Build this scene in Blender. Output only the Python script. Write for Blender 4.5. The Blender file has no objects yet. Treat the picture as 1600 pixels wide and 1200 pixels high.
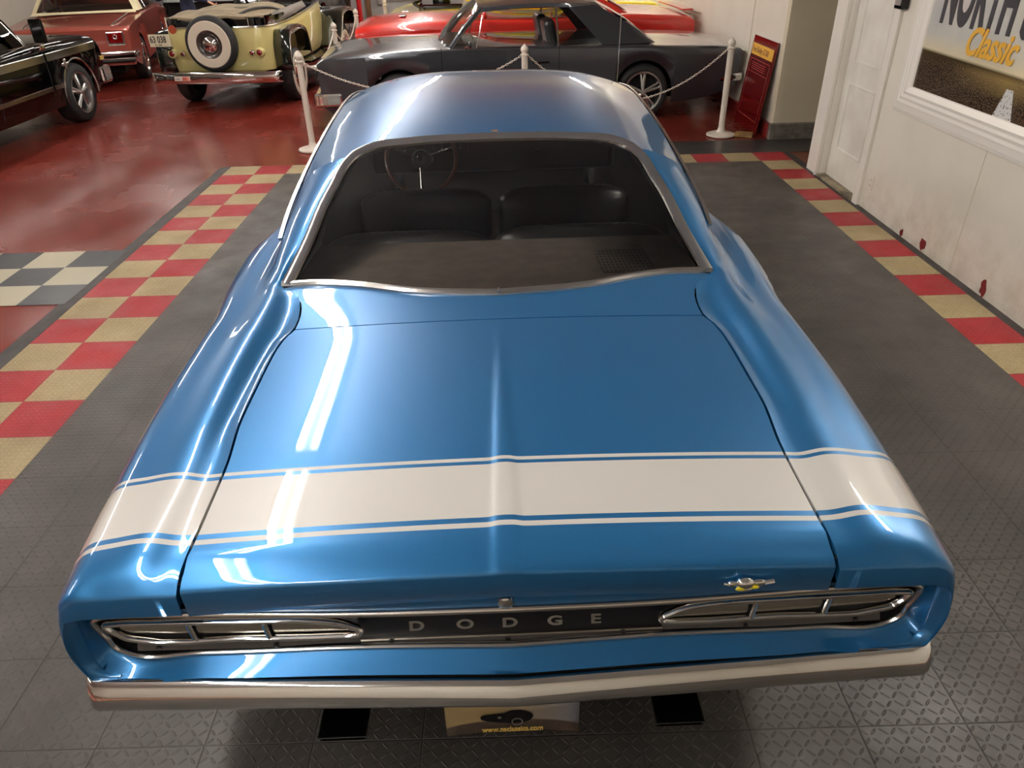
import bpy, bmesh, math, random
from math import sin, cos, pi, radians, sqrt, tan, atan2
from mathutils import Vector, Matrix
random.seed(4)
C = bpy.context.scene
COL = C.collection
T = 0.33                                   # one floor tile
# ------------------------------------------------------------------ camera
cam = bpy.data.cameras.new('camera'); co = bpy.data.objects.new('camera', cam); COL.objects.link(co)
yaw, pit, rol = 0.0031, 0.5577, -0.0264
fw = Vector((sin(yaw)*cos(pit), cos(yaw)*cos(pit), -sin(pit)))
r0 = Vector((cos(yaw), -sin(yaw), 0)); u0 = r0.cross(fw)
rr = cos(rol)*r0 + sin(rol)*u0; uu = -sin(rol)*r0 + cos(rol)*u0
m4 = Matrix((rr, uu, -fw)).transposed().to_4x4(); m4.translation = Vector((0, 0, 2.0723))
co.matrix_world = m4
cam.sensor_width = 36; cam.lens = 1128.73/1600*36; cam.clip_start = .05; cam.clip_end = 100
C.camera = co
# ------------------------------------------------------------------ world, exposure
w = bpy.data.worlds.new('world'); C.world = w; w.use_nodes = True
w.node_tree.nodes['Background'].inputs[0].default_value = (.9, .93, 1, 1)
w.node_tree.nodes['Background'].inputs[1].default_value = .25
C.view_settings.view_transform = 'Standard'; C.view_settings.look = 'None'
C.view_settings.exposure = 0.2; C.view_settings.gamma = 1; C.view_settings.use_curve_mapping = False
C.cycles.use_denoising = True
C.cycles.max_bounces = 8; C.cycles.glossy_bounces = 5; C.cycles.transparent_max_bounces = 12
C.cycles.sample_clamp_indirect = 6
LAMP = 62.0
CEIL = 3.3

# ------------------------------------------------------------------ materials
def srgb(r, g, b):
    f = lambda c: (c/255/12.92) if c/255 <= .04045 else ((c/255+.055)/1.055)**2.4
    return (f(r), f(g), f(b), 1)
MATS = {}
def mat(name, col, rough=.5, metal=0., coat=0., emit=0., spec=.5, noise=None, bump=None, coat_rough=.03):
    if name in MATS: return MATS[name]
    m = bpy.data.materials.new(name); m.use_nodes = True; nt = m.node_tree
    b = nt.nodes['Principled BSDF']
    if len(col) == 3: col = srgb(*col)
    b.inputs['Base Color'].default_value = col
    b.inputs['Roughness'].default_value = rough; b.inputs['Metallic'].default_value = metal
    b.inputs['Coat Weight'].default_value = coat; b.inputs['Coat Roughness'].default_value = coat_rough
    b.inputs['Specular IOR Level'].default_value = spec
    if emit:
        b.inputs['Emission Color'].default_value = col; b.inputs['Emission Strength'].default_value = emit
    if noise:                               # (scale, second colour, amount lo, hi)
        sc, c2, lo, hi = noise
        if len(c2) == 3: c2 = srgb(*c2)
        tc = nt.nodes.new('ShaderNodeTexCoord'); n = nt.nodes.new('ShaderNodeTexNoise')
        n.inputs['Scale'].default_value = sc; n.inputs['Detail'].default_value = 6
        nt.links.new(tc.outputs['Object'], n.inputs['Vector'])
        mr = nt.nodes.new('ShaderNodeMapRange'); mr.inputs[1].default_value = lo; mr.inputs[2].default_value = hi
        nt.links.new(n.outputs[0], mr.inputs[0])
        mx = nt.nodes.new('ShaderNodeMix'); mx.data_type = 'RGBA'
        mx.inputs[6].default_value = col; mx.inputs[7].default_value = c2
        nt.links.new(mr.outputs[0], mx.inputs[0]); nt.links.new(mx.outputs[2], b.inputs['Base Color'])
    if bump:
        tc = nt.nodes.new('ShaderNodeTexCoord'); n = nt.nodes.new('ShaderNodeTexNoise')
        n.inputs['Scale'].default_value = bump[0]; n.inputs['Detail'].default_value = 4
        bp = nt.nodes.new('ShaderNodeBump'); bp.inputs['Strength'].default_value = bump[1]; bp.inputs['Distance'].default_value = .01
        nt.links.new(tc.outputs['Object'], n.inputs['Vector']); nt.links.new(n.outputs[0], bp.inputs['Height'])
        nt.links.new(bp.outputs[0], b.inputs['Normal'])
    MATS[name] = m
    return m
def nmath(nt, op, a, b=None, c=None):
    n = nt.nodes.new('ShaderNodeMath'); n.operation = op
    for i, v in enumerate((a, b, c)):
        if v is None: continue
        if hasattr(v, 'is_linked') or hasattr(v, 'node'): nt.links.new(v, n.inputs[i])
        else: n.inputs[i].default_value = v
    return n.outputs[0]
def nmix(nt, fac, a, b):
    mx = nt.nodes.new('ShaderNodeMix'); mx.data_type = 'RGBA'
    for k, v in ((0, fac), (6, a), (7, b)):
        if hasattr(v, 'node'): nt.links.new(v, mx.inputs[k])
        else: mx.inputs[k].default_value = v
    return mx.outputs[2]
def nnoise(nt, vec, scale, detail=5, rough=.55):
    n = nt.nodes.new('ShaderNodeTexNoise'); n.inputs['Scale'].default_value = scale
    n.inputs['Detail'].default_value = detail; n.inputs['Roughness'].default_value = rough
    nt.links.new(vec, n.inputs['Vector']); return n.outputs[0]
def nrange(nt, v, lo, hi, a=0., b=1.):
    n = nt.nodes.new('ShaderNodeMapRange'); nt.links.new(v, n.inputs[0])
    for i, x in enumerate((lo, hi, a, b)): n.inputs[i+1].default_value = x
    return n.outputs[0]
def nset(col, *a):
    return col
# diamond plate floor tile
def tile_mat(name, col, col2, rough=.5, hi=.75):
    m = mat(name, col, rough, spec=.4); nt = m.node_tree; b = nt.nodes['Principled BSDF']
    tc = nt.nodes.new('ShaderNodeTexCoord'); v = tc.outputs['Object']
    sx = nt.nodes.new('ShaderNodeSeparateXYZ'); nt.links.new(v, sx.inputs[0])
    p = T/11.0
    x = nmath(nt, 'DIVIDE', sx.outputs[0], p); y = nmath(nt, 'DIVIDE', sx.outputs[1], p)
    ix = nmath(nt, 'FLOOR', x); iy = nmath(nt, 'FLOOR', y)
    fx = nmath(nt, 'SUBTRACT', nmath(nt, 'FRACT', x), .5); fy = nmath(nt, 'SUBTRACT', nmath(nt, 'FRACT', y), .5)
    par = nmath(nt, 'FLOORED_MODULO', nmath(nt, 'ADD', ix, iy), 2.0)
    sg = nmath(nt, 'MULTIPLY_ADD', par, 2.0, -1.0)
    fys = nmath(nt, 'MULTIPLY', fy, sg)
    a = nmath(nt, 'ADD', fx, fys); c = nmath(nt, 'SUBTRACT', fx, fys)      # along / across the lozenge
    e = nmath(nt, 'ADD', nmath(nt, 'POWER', nmath(nt, 'DIVIDE', nmath(nt, 'ABSOLUTE', a), .66), 2.0),
              nmath(nt, 'POWER', nmath(nt, 'DIVIDE', nmath(nt, 'ABSOLUTE', c), .17), 2.0))
    h = nrange(nt, e, 1.15, .2)
    big = nrange(nt, nnoise(nt, v, 2.2, 6), .35, .7); fine = nrange(nt, nnoise(nt, v, 60, 3), .3, .75)
    c1 = nmix(nt, big, srgb(*col), srgb(*col2))
    c2 = nmix(nt, nmath(nt, 'MULTIPLY', fine, .35), c1, (srgb(*col2)[0]*.6, srgb(*col2)[1]*.6, srgb(*col2)[2]*.6, 1))
    # seams between tiles
    gx = nmath(nt, 'ABSOLUTE', nmath(nt, 'SUBTRACT', nmath(nt, 'FRACT', nmath(nt, 'DIVIDE', nmath(nt, 'SUBTRACT', sx.outputs[0], 2.675), T)), .5))
    gy = nmath(nt, 'ABSOLUTE', nmath(nt, 'SUBTRACT', nmath(nt, 'FRACT', nmath(nt, 'DIVIDE', nmath(nt, 'SUBTRACT', sx.outputs[1], 7.563), T)), .5))
    seam = nrange(nt, nmath(nt, 'MAXIMUM', gx, gy), .492, .4975)
    dk = (srgb(*col)[0]*.35, srgb(*col)[1]*.35, srgb(*col)[2]*.35, 1)
    hl = nmix(nt, nmath(nt, 'MULTIPLY', h, .22), c2, tuple(min(1, k*1.9) for k in srgb(*col)[:3])+(1,))
    fin = nmix(nt, nmath(nt, 'MULTIPLY', seam, .75), hl, dk)
    nt.links.new(fin, b.inputs['Base Color'])
    hh = nmath(nt, 'SUBTRACT', h, nmath(nt, 'MULTIPLY', seam, .8))
    bp = nt.nodes.new('ShaderNodeBump'); bp.inputs['Strength'].default_value = .75; bp.inputs['Distance'].default_value = .003
    nt.links.new(hh, bp.inputs['Height']); nt.links.new(bp.outputs[0], b.inputs['Normal'])
    nt.links.new(nrange(nt, nnoise(nt, v, 3.5, 5), .3, .7, rough-.1, rough+.15), b.inputs['Roughness'])
    return m
M_tgrey = tile_mat('grey rubber tile', (58, 55, 52), (76, 71, 66), .42)
M_tred = tile_mat('red rubber tile', (158, 34, 40), (138, 30, 36), .5)
M_ttan = tile_mat('tan rubber tile', (168, 151, 112), (142, 125, 92), .55)
def scuffed(name, col, col2, col3, rough, bump=.2):
    m = mat(name, col, rough); nt = m.node_tree; b = nt.nodes['Principled BSDF']
    tc = nt.nodes.new('ShaderNodeTexCoord'); v = tc.outputs['Object']
    a = nmix(nt, nrange(nt, nnoise(nt, v, .5, 3, .5), .35, .7), srgb(*col), srgb(*col2))
    mp = nt.nodes.new('ShaderNodeMapping'); mp.inputs['Scale'].default_value = (.6, 1.6, 1); nt.links.new(v, mp.inputs[0])
    a = nmix(nt, nrange(nt, nnoise(nt, mp.outputs[0], .33, 4, .45), .55, .8, 0, .55), a, srgb(*col3))
    a = nmix(nt, nrange(nt, nnoise(nt, v, 45, 3), .70, .76), a, srgb(min(255, col[0]+50), col[1]+45, col[2]+45))
    nt.links.new(a, b.inputs['Base Color'])
    nt.links.new(nrange(nt, nnoise(nt, v, 1.2, 4), .3, .7, rough-.04, rough+.12), b.inputs['Roughness'])
    bp = nt.nodes.new('ShaderNodeBump'); bp.inputs['Strength'].default_value = bump; bp.inputs['Distance'].default_value = .004
    nt.links.new(nnoise(nt, v, 3, 3), bp.inputs['Height']); nt.links.new(bp.outputs[0], b.inputs['Normal'])
    return m
M_redfloor = scuffed('worn red painted floor', (118, 42, 31), (100, 38, 30), (78, 60, 54), .2, .08)
M_darkfloor = scuffed('dark grey painted floor', (58, 56, 54), (46, 45, 44), (78, 74, 70), .3)
M_bwb = scuffed('black vinyl tile', (30, 31, 34), (38, 39, 42), (56, 56, 56), .4, .05)
M_bww = scuffed('cream vinyl tile', (172, 164, 140), (156, 148, 124), (146, 136, 112), .4, .05)
M_strip = mat('dark ramp strip', (58, 54, 52), .6, noise=(6, (42, 38, 36), .4, .6))
# walls
def wall_mat(name, col, dirty=True):
    m = mat(name, col, .45); nt = m.node_tree; b = nt.nodes['Principled BSDF']
    tc = nt.nodes.new('ShaderNodeTexCoord'); v = tc.outputs['Object']
    sx = nt.nodes.new('ShaderNodeSeparateXYZ'); nt.links.new(v, sx.inputs[0])
    a = nmix(nt, nrange(nt, nnoise(nt, v, 1.6, 6), .4, .75, 0, .5), srgb(*col), srgb(col[0]-18, col[1]-20, col[2]-26))
    low = nrange(nt, sx.outputs[2], .55, .0)
    g = nmath(nt, 'MULTIPLY', low, nrange(nt, nnoise(nt, v, 5, 6, .7), .4, .65))
    if dirty: a = nmix(nt, nmath(nt, 'MULTIPLY', g, .38), a, srgb(150, 128, 100))
    nt.links.new(a, b.inputs['Base Color'])
    bp = nt.nodes.new('ShaderNodeBump'); bp.inputs['Strength'].default_value = .12; bp.inputs['Distance'].default_value = .004
    nt.links.new(nnoise(nt, v, 14, 4), bp.inputs['Height']); nt.links.new(bp.outputs[0], b.inputs['Normal'])
    return m
M_wall = wall_mat('cream painted wall', (222, 214, 200))
M_wallb = wall_mat('beige painted wall', (206, 196, 172), False)
M_wallg = wall_mat('grey painted wall', (168, 168, 166))
M_white = mat('white gloss paint', (226, 222, 212), .35, noise=(3, (206, 200, 188), .4, .7))
M_trim = mat('white trim', (224, 218, 208), .35)
M_ceil = mat('ceiling paint', (200, 199, 196), .8)
M_chrome = mat('chrome', (.78, .78, .76, 1), .06, 1.)
M_satin = mat('polished stainless', (.62, .60, .57, 1), .18, 1.)
M_alu = mat('brushed aluminium', (.55, .55, .54, 1), .3, 1.)
M_black = mat('black plastic', (14, 14, 15), .45)
M_gblack = mat('gloss black paint', (4, 4, 5), .06)
M_rubber = mat('tire rubber', (24, 24, 25), .7)
M_under = mat('underbody black', (8, 8, 8), .9)
M_vinyl = mat('black vinyl', (30, 29, 29), .32, bump=(90, .15))
M_shelf = mat('grey brown shelf board', (98, 88, 80), .8, noise=(12, (86, 77, 70), .4, .6))
M_wood = mat('wood rim', (136, 78, 46), .3, coat=.6)
M_gold = mat('gold lettering', (214, 160, 44), .5)
M_ink = mat('dark lettering', (34, 30, 34), .6)
M_plastic = mat('white plastic', (216, 206, 192), .4)
M_canvas = mat('tan canvas', (146, 132, 106), .85, noise=(4, (120, 106, 84), .4, .65), bump=(20, .5))
M_navy = mat('navy cloth', (22, 26, 52), .85, bump=(25, .4))
M_skin = mat('skin', (196, 140, 112), .5)
M_redlens = mat('red lens', (120, 8, 12), .12, coat=1.)
M_whitewall = mat('whitewall rubber', (206, 196, 176), .6)
M_stainred = mat('dark red paint', (112, 24, 22), .5)
# blue paint with the white tail stripe (a stripe across the tail, in the car's own coordinates)
def blue_paint():
    m = mat('metallic blue paint with white tail stripe', (.012, .145, .40, 1), .33, .55, coat=1., coat_rough=.015)
    nt = m.node_tree; b = nt.nodes['Principled BSDF']
    tc = nt.nodes.new('ShaderNodeTexCoord'); sx = nt.nodes.new('ShaderNodeSeparateXYZ')
    nt.links.new(tc.outputs['Object'], sx.inputs[0]); y = sx.outputs[1]
    def band(lo, hi):
        return nmath(nt, 'MULTIPLY', nmath(nt, 'GREATER_THAN', y, lo), nmath(nt, 'LESS_THAN', y, hi))
    f = nmath(nt, 'ADD', nmath(nt, 'ADD', band(.1955, .2110), band(.2270, .4115)), band(.4245, .4375))
    n = nnoise(nt, tc.outputs['Object'], 900, 2)
    base = nmix(nt, nrange(nt, n, .3, .7), (.010, .125, .31, 1), (.015, .160, .385, 1))
    nt.links.new(nmix(nt, f, base, srgb(192, 189, 182)), b.inputs['Base Color'])
    nt.links.new(nmath(nt, 'MULTIPLY_ADD', f, -.55, .55), b.inputs['Metallic'])
    return m
M_blue = blue_paint()
def glass(name, tint, gloss=1.0):
    m = bpy.data.materials.new(name); m.use_nodes = True; nt = m.node_tree
    nt.nodes.clear(); out = nt.nodes.new('ShaderNodeOutputMaterial')
    t = nt.nodes.new('ShaderNodeBsdfTransparent'); t.inputs[0].default_value = tint
    g = nt.nodes.new('ShaderNodeBsdfGlossy'); g.inputs['Roughness'].default_value = .01
    g.inputs['Color'].default_value = (1, 1, 1, 1)
    fr = nt.nodes.new('ShaderNodeFresnel'); fr.inputs[0].default_value = 1.38
    mx = nt.nodes.new('ShaderNodeMixShader')
    nt.links.new(fr.outputs[0], mx.inputs[0]); nt.links.new(t.outputs[0], mx.inputs[1]); nt.links.new(g.outputs[0], mx.inputs[2])
    nt.links.new(mx.outputs[0], out.inputs[0]); return m
M_glass = glass('lightly tinted glass', (.80, .80, .78, 1))
M_clear = glass('clear glass', (.8, .84, .8, 1))
M_dkglass = glass('dark tinted glass', (.12, .12, .12, 1))

# ------------------------------------------------------------------ mesh helpers
class MB:
    def __init__(s): s.v = []; s.f = []; s.mi = []; s.cur = 0
    def add(s, vs, fs):
        o = len(s.v); s.v += [tuple(v) for v in vs]; s.f += [[i+o for i in f] for f in fs]; s.mi += [s.cur]*len(fs)
    def box(s, c, d, rot=None):
        x, y, z = d[0]/2, d[1]/2, d[2]/2
        vs = [Vector((sx*x, sy*y, sz*z)) for sx in (-1, 1) for sy in (-1, 1) for sz in (-1, 1)]
        if rot: vs = [rot @ v for v in vs]
        vs = [v + Vector(c) for v in vs]
        s.add(vs, [(0, 1, 3, 2), (4, 6, 7, 5), (0, 4, 5, 1), (2, 3, 7, 6), (0, 2, 6, 4), (1, 5, 7, 3)])
    def grid(s, rows, close=False):
        n = len(rows[0]); vs = [p for r in rows for p in r]; fs = []
        for i in range(len(rows)-1):
            for j in range(n-1 if not close else n):
                k = (j+1) % n
                fs.append((i*n+j, i*n+k, (i+1)*n+k, (i+1)*n+j))
        s.add(vs, fs)
    def tube(s, pts, r, n=8, caps=True, flat=None):
        pts = [Vector(p) for p in pts]; rows = []; up = Vector((0, 0, 1))
        for i, p in enumerate(pts):
            d = (pts[min(i+1, len(pts)-1)] - pts[max(i-1, 0)]).normalized()
            a = d.cross(up)
            if a.length < 1e-3: a = d.cross(Vector((1, 0, 0)))
            a.normalize(); b = a.cross(d)
            ri = r[i] if isinstance(r, (list, tuple)) else r
            rows.append([p + a*cos(2*pi*k/n)*ri + b*sin(2*pi*k/n)*ri*(flat or 1) for k in range(n)])
        s.grid(rows, True)
        if caps:
            o = len(s.v)
            s.v += [tuple(pts[0]), tuple(pts[-1])]
            L = o - len(rows)*n
            for k in range(n):
                s.f.append([o, L+(k+1) % n, L+k]); s.mi.append(s.cur)
                e = L+(len(rows)-1)*n; s.f.append([o+1, e+k, e+(k+1) % n]); s.mi.append(s.cur)
    def lathe(s, prof, c=(0, 0, 0), axis='z', n=32):
        rows = []
        for (r, h) in prof:
            row = []
            for k in range(n):
                a = 2*pi*k/n
                if axis == 'z': p = (r*cos(a), r*sin(a), h)
                elif axis == 'x': p = (h, r*cos(a), r*sin(a))
                else: p = (r*cos(a), h, r*sin(a))
                row.append(Vector(p)+Vector(c))
            rows.append(row)
        s.grid(rows, True)
    def sph(s, c, r, n=16, m=10, sc=(1, 1, 1)):
        rows = []
        for i in range(m+1):
            t = pi*i/m
            rows.append([Vector(c)+Vector((sc[0]*r*sin(t)*cos(2*pi*k/n), sc[1]*r*sin(t)*sin(2*pi*k/n), sc[2]*r*cos(t))) for k in range(n)])
        s.grid(rows, True)
    def prism(s, poly, ext):                # poly: 3D points, ext: vector
        n = len(poly); e = Vector(ext); p = [Vector(q) for q in poly]
        s.add(p+[q+e for q in p], [tuple(range(n)), tuple(range(2*n-1, n-1, -1))]+[(i, (i+1) % n, (i+1) % n+n, i+n) for i in range(n)])
    def build(s, name, m, parent=None, angle=40, merge=True, loc=None, rot=None, bevel=0, solid=0, subd=0):
        me = bpy.data.meshes.new(name); me.from_pydata(s.v, [], s.f)
        ms = m if isinstance(m, (list, tuple)) else [m]
        for k in ms: me.materials.append(k)
        for p, i in zip(me.polygons, s.mi): p.material_index = i
        bm = bmesh.new(); bm.from_mesh(me)
        if merge: bmesh.ops.remove_doubles(bm, verts=bm.verts, dist=1e-5)
        bmesh.ops.dissolve_degenerate(bm, edges=bm.edges, dist=1e-6)
        bmesh.ops.recalc_face_normals(bm, faces=bm.faces)
        bm.to_mesh(me); bm.free()
        if angle:
            me.shade_smooth(); me.set_sharp_from_angle(angle=radians(angle))
        o = bpy.data.objects.new(name, me); COL.objects.link(o)
        if parent: o.parent = parent
        if loc is not None: o.location = loc
        if rot is not None: o.rotation_euler = rot
        if solid:
            md = o.modifiers.new('solid', 'SOLIDIFY'); md.thickness = solid; md.offset = 0
        if bevel:
            md = o.modifiers.new('bevel', 'BEVEL'); md.width = bevel; md.segments = 2; md.limit_method = 'ANGLE'
        if subd:
            md = o.modifiers.new('sub', 'SUBSURF'); md.levels = subd; md.render_levels = subd
        return o
def thing(name, label, cat, loc=(0, 0, 0), rotz=0, group=None):
    o = bpy.data.objects.new(name, None); COL.objects.link(o); o.empty_display_size = .1
    o.location = loc; o.rotation_euler = (0, 0, rotz); o['label'] = label; o['category'] = cat
    if group: o['group'] = group
    return o
def tag(o, label, cat, group=None):
    o['label'] = label; o['category'] = cat
    if group: o['group'] = group
    return o
def struct(o): o['kind'] = 'structure'; return o
def lerp(a, b, t): return a+(b-a)*t
def interp(tab, y):                         # smooth interpolation of table rows (y, a, b, ...)
    if y <= tab[0][0]: return tab[0][1:]
    if y >= tab[-1][0]: return tab[-1][1:]
    for i in range(len(tab)-1):
        if tab[i][0] <= y <= tab[i+1][0]: break
    y0, y1 = tab[i][0], tab[i+1][0]; h = y1-y0; t = (y-y0)/h; out = []
    for k in range(1, len(tab[0])):
        p0, p1 = tab[i][k], tab[i+1][k]; d = (p1-p0)/h
        dm = (p0-tab[i-1][k])/(y0-tab[i-1][0]) if i > 0 else d
        dp = (tab[i+2][k]-p1)/(tab[i+2][0]-y1) if i+2 < len(tab) else d
        m0 = 0 if dm*d <= 0 else 2*dm*d/(dm+d); m1 = 0 if dp*d <= 0 else 2*dp*d/(dp+d)
        out.append((2*t**3-3*t*t+1)*p0+(t**3-2*t*t+t)*h*m0+(-2*t**3+3*t*t)*p1+(t**3-t*t)*h*m1)
    return out
def cat(pts, n=6, closed=False):            # Catmull-Rom through points
    P = [Vector(p) for p in pts]; out = []; N = len(P)
    for i in range(N if closed else N-1):
        p1, p2 = P[i], P[(i+1) % N]
        p0 = P[i-1] if (i > 0 or closed) else p1*2-p2
        p3 = P[(i+2) % N] if (i+2 < N or closed) else p2*2-p1
        # centripetal-ish: scale tangents
        d0, d1, d2 = max((p1-p0).length, 1e-6), max((p2-p1).length, 1e-6), max((p3-p2).length, 1e-6)
        t1 = ((p1-p0)/d0 - (p2-p0)/(d0+d1) + (p2-p1)/d1)*d1
        t2 = ((p2-p1)/d1 - (p3-p1)/(d1+d2) + (p3-p2)/d2)*d1
        for k in range(n):
            t = k/n
            out.append((2*t**3-3*t*t+1)*p1+(t**3-2*t*t+t)*t1+(-2*t**3+3*t*t)*p2+(t**3-t*t)*t2)
    if not closed: out.append(P[-1])
    return out
def resample(pts, n):
    P = [Vector(p) for p in pts]; L = [0]
    for i in range(1, len(P)): L.append(L[-1]+(P[i]-P[i-1]).length)
    out = []; j = 0
    for k in range(n):
        s = L[-1]*k/(n-1)
        while j < len(P)-2 and L[j+1] < s: j += 1
        out.append(P[j].lerp(P[j+1], (s-L[j])/max(L[j+1]-L[j], 1e-9)))
    return out
def mirx(pts): return [Vector((-p[0], p[1], p[2])) for p in pts]
def sweep(mb, path, prof, up, closed=False):  # prof: (side, up) offsets
    P = [Vector(p) for p in path]; rows = []; n = len(P)
    for i in range(n):
        a = P[(i-1) % n] if (closed or i > 0) else P[i]; b = P[(i+1) % n] if (closed or i < n-1) else P[i]
        d = (b-a).normalized(); U = Vector(up(P[i]) if callable(up) else up)
        s = d.cross(U).normalized(); U2 = s.cross(d)
        rows.append([P[i]+s*q[0]+U2*q[1] for q in prof])
    if closed: rows.append(rows[0])
    mb.grid(rows, True)
    if not closed:
        for r in (rows[0], rows[-1]): mb.add(r, [tuple(range(len(r)))])
def text(name, s, size, m, parent=None, loc=(0, 0, 0), rot=(0, 0, 0), ext=.002, shear=0, sx=1, off=0, space=1, align='LEFT', bold=0):
    cu = bpy.data.curves.new('t', 'FONT'); cu.body = s; cu.size = size; cu.extrude = ext; cu.shear = shear
    cu.offset = off; cu.space_character = space; cu.align_x = align
    o = bpy.data.objects.new('t', cu); COL.objects.link(o)
    dg = bpy.context.evaluated_depsgraph_get(); me = bpy.data.meshes.new_from_object(o.evaluated_get(dg))
    bpy.data.objects.remove(o); bpy.data.curves.remove(cu)
    me.name = name
    for v in me.vertices: v.co.x *= sx
    me.materials.clear(); me.materials.append(m)
    o = bpy.data.objects.new(name, me); COL.objects.link(o)
    if parent: o.parent = parent
    o.location = loc; o.rotation_euler = rot
    return o

# ------------------------------------------------------------------ room
def quad(name, pts, m, parent=None):
    b = MB(); b.add(pts, [(0, 1, 2, 3)]); return b.build(name, m, parent, angle=0)
def slab(name, x0, x1, y0, y1, z0, z1, m, parent=None, bevel=0):
    b = MB(); b.box(((x0+x1)/2, (y0+y1)/2, (z0+z1)/2), (x1-x0, y1-y0, z1-z0)); return b.build(name, m, parent, angle=0, bevel=bevel)
WX = 3.07
struct(slab('floor', -16, 8, -5, 26, -.2, 0, M_redfloor))
# rubber tile floor under the car: grey field with a red and tan border, one sheet
b = MB(); x0 = 2.675; yb = 7.563; zt = .006
for k in range(-17, 1):
    for j in range(-1, 38):
        X0 = x0+k*T; Y1 = yb-j*T; Y0 = Y1-T; X1 = X0+T
        edge = (k == 0) or (k <= -16) or (j == -1)
        b.cur = 0 if not edge else (2 if (k+j) % 2 == 0 else 1)
        b.add([(X0, Y0, zt), (X1, Y0, zt), (X1, Y1, zt), (X0, Y1, zt)], [(0, 1, 2, 3)])
o = b.build('floor_tile_mat', [M_tgrey, M_tred, M_ttan], angle=0); struct(o)
b = MB(); b.prism([(-3.055, -5, .0), (-2.935, -5, 0), (-2.935, -5, .007), (-2.95, -5, .007)], (0, 12.9, 0))
struct(b.build('trim_1', M_strip, angle=0))
struct(slab('trim_2', 3.005, WX+.02, -4, 7.88, 0, .004, M_strip))
struct(slab('floor_passage', 1.35, 8, 7.895, 8.46, 0, .004, M_darkfloor))
b = MB()
for i in range(12):
    for j in range(3):
        X1 = -3.01-i*T; Y0 = 4.5+j*T
        b.cur = (i+j) % 2
        b.add([(X1-T, Y0, .004), (X1, Y0, .004), (X1, Y0+T, .004), (X1-T, Y0+T, .004)], [(0, 1, 2, 3)])
struct(b.build('floor_checker_strip', [M_bwb, M_bww], angle=0))
# right wall with a door opening
wall = MB()
def wbox(x0, x1, y0, y1, z0, z1): wall.box(((x0+x1)/2, (y0+y1)/2, (z0+z1)/2), (x1-x0, y1-y0, z1-z0))
wbox(WX, WX+.14, -4, 6.20, 0, CEIL); wbox(WX, WX+.14, 7.02, 7.29, 0, CEIL); wbox(WX, WX+.14, 6.20, 7.02, 2.15, CEIL)
struct(wall.build('wall_right', M_wall, angle=0))
struct(slab('wall_passage', WX+.14, 8, 7.15, 7.29, 0, CEIL, M_wallb))
b = MB(); b.box((WX+2.5, 8.57, CEIL/2), (5.0-.02, .1, CEIL)); struct(b.build('wall_return', M_wallb, angle=0))
struct(slab('wall_far_right', WX+.01, WX+.15, 8.62, 24, 0, CEIL, M_wall))
struct(slab('baseboard_return', WX-.04, 6, 8.44, 8.52, 0, .17, mat('grey baseboard', (112, 106, 98), .5, noise=(14, (88, 83, 76), .4, .6)), bevel=.006))
struct(slab('baseboard_far_right', WX-.03, WX+.01, 8.50, 21, 0, .15, M_stainred))
struct(slab('wall_back', -16, 8, 22.0, 22.2, 0, CEIL, M_wallg))
struct(slab('wall_left', -12.2, -12.0, -5, 26, 0, CEIL, M_wall))
struct(slab('wall_front', -16, 8, -4.2, -4.0, 0, CEIL, M_wall))
struct(slab('ceiling', -16, 8, -5, 26, CEIL, CEIL+.1, M_ceil))
# a thin vertical joint line in the wall panelling
struct(slab('trim_3', WX-.002, WX+.001, 4.62, 4.625, 0, .88, M_wallb))
struct(slab('trim_4', WX+.002, WX+.012, 9.75, 9.757, 0, CEIL, M_wallb))
# door
d = MB(); d.box((WX+.075, 6.61, 1.08), (.04, .80, 2.12)); door = struct(d.build('door_1', M_white, angle=0))
for (z0, z1) in ((1.05, 2.0), (.30, .86)):
    b = MB(); P = [(WX+.055, 6.36, z0), (WX+.055, 6.86, z0), (WX+.055, 6.86, z1), (WX+.055, 6.36, z1)]
    sweep(b, P, [(-.018, 0), (-.006, .012), (.006, .012), (.018, 0)], (-1, 0, 0), True)
    b.build('door_panel', M_white, door, angle=30)
b = MB(); b.lathe([(0, .0), (.022, .0), (.022, -.012), (.012, -.016), (0, -.016)], (WX+.055, 6.275, .985), 'x', 16)
b.build('door_lock', M_black, door)
b = MB(); b.box((WX+.03, 6.61, .012), (.12, .80, .024)); b.build('threshold', mat('worn threshold', (150, 138, 112), .6, noise=(8, (92, 82, 66), .4, .6)), door, angle=0)
b = MB(); b.box((WX-.012, 7.15, 1.08), (.028, .26, 2.16)); b.box((WX-.03, 7.03, 1.08), (.03, .03, 2.16)); b.box((WX+.04, 7.015, 1.08), (.1, .012, 2.16))
struct(b.build('trim_5', M_trim, angle=0, bevel=.004))
b = MB(); b.box((WX-.012, 6.15, 1.08), (.028, .09, 2.16)); b.box((WX+.04, 6.205, 1.08), (.1, .012, 2.16)); b.box((WX-.012, 6.61, 2.2), (.028, 1.1, .1))
struct(b.build('trim_6', M_trim, angle=0, bevel=.004))
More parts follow.
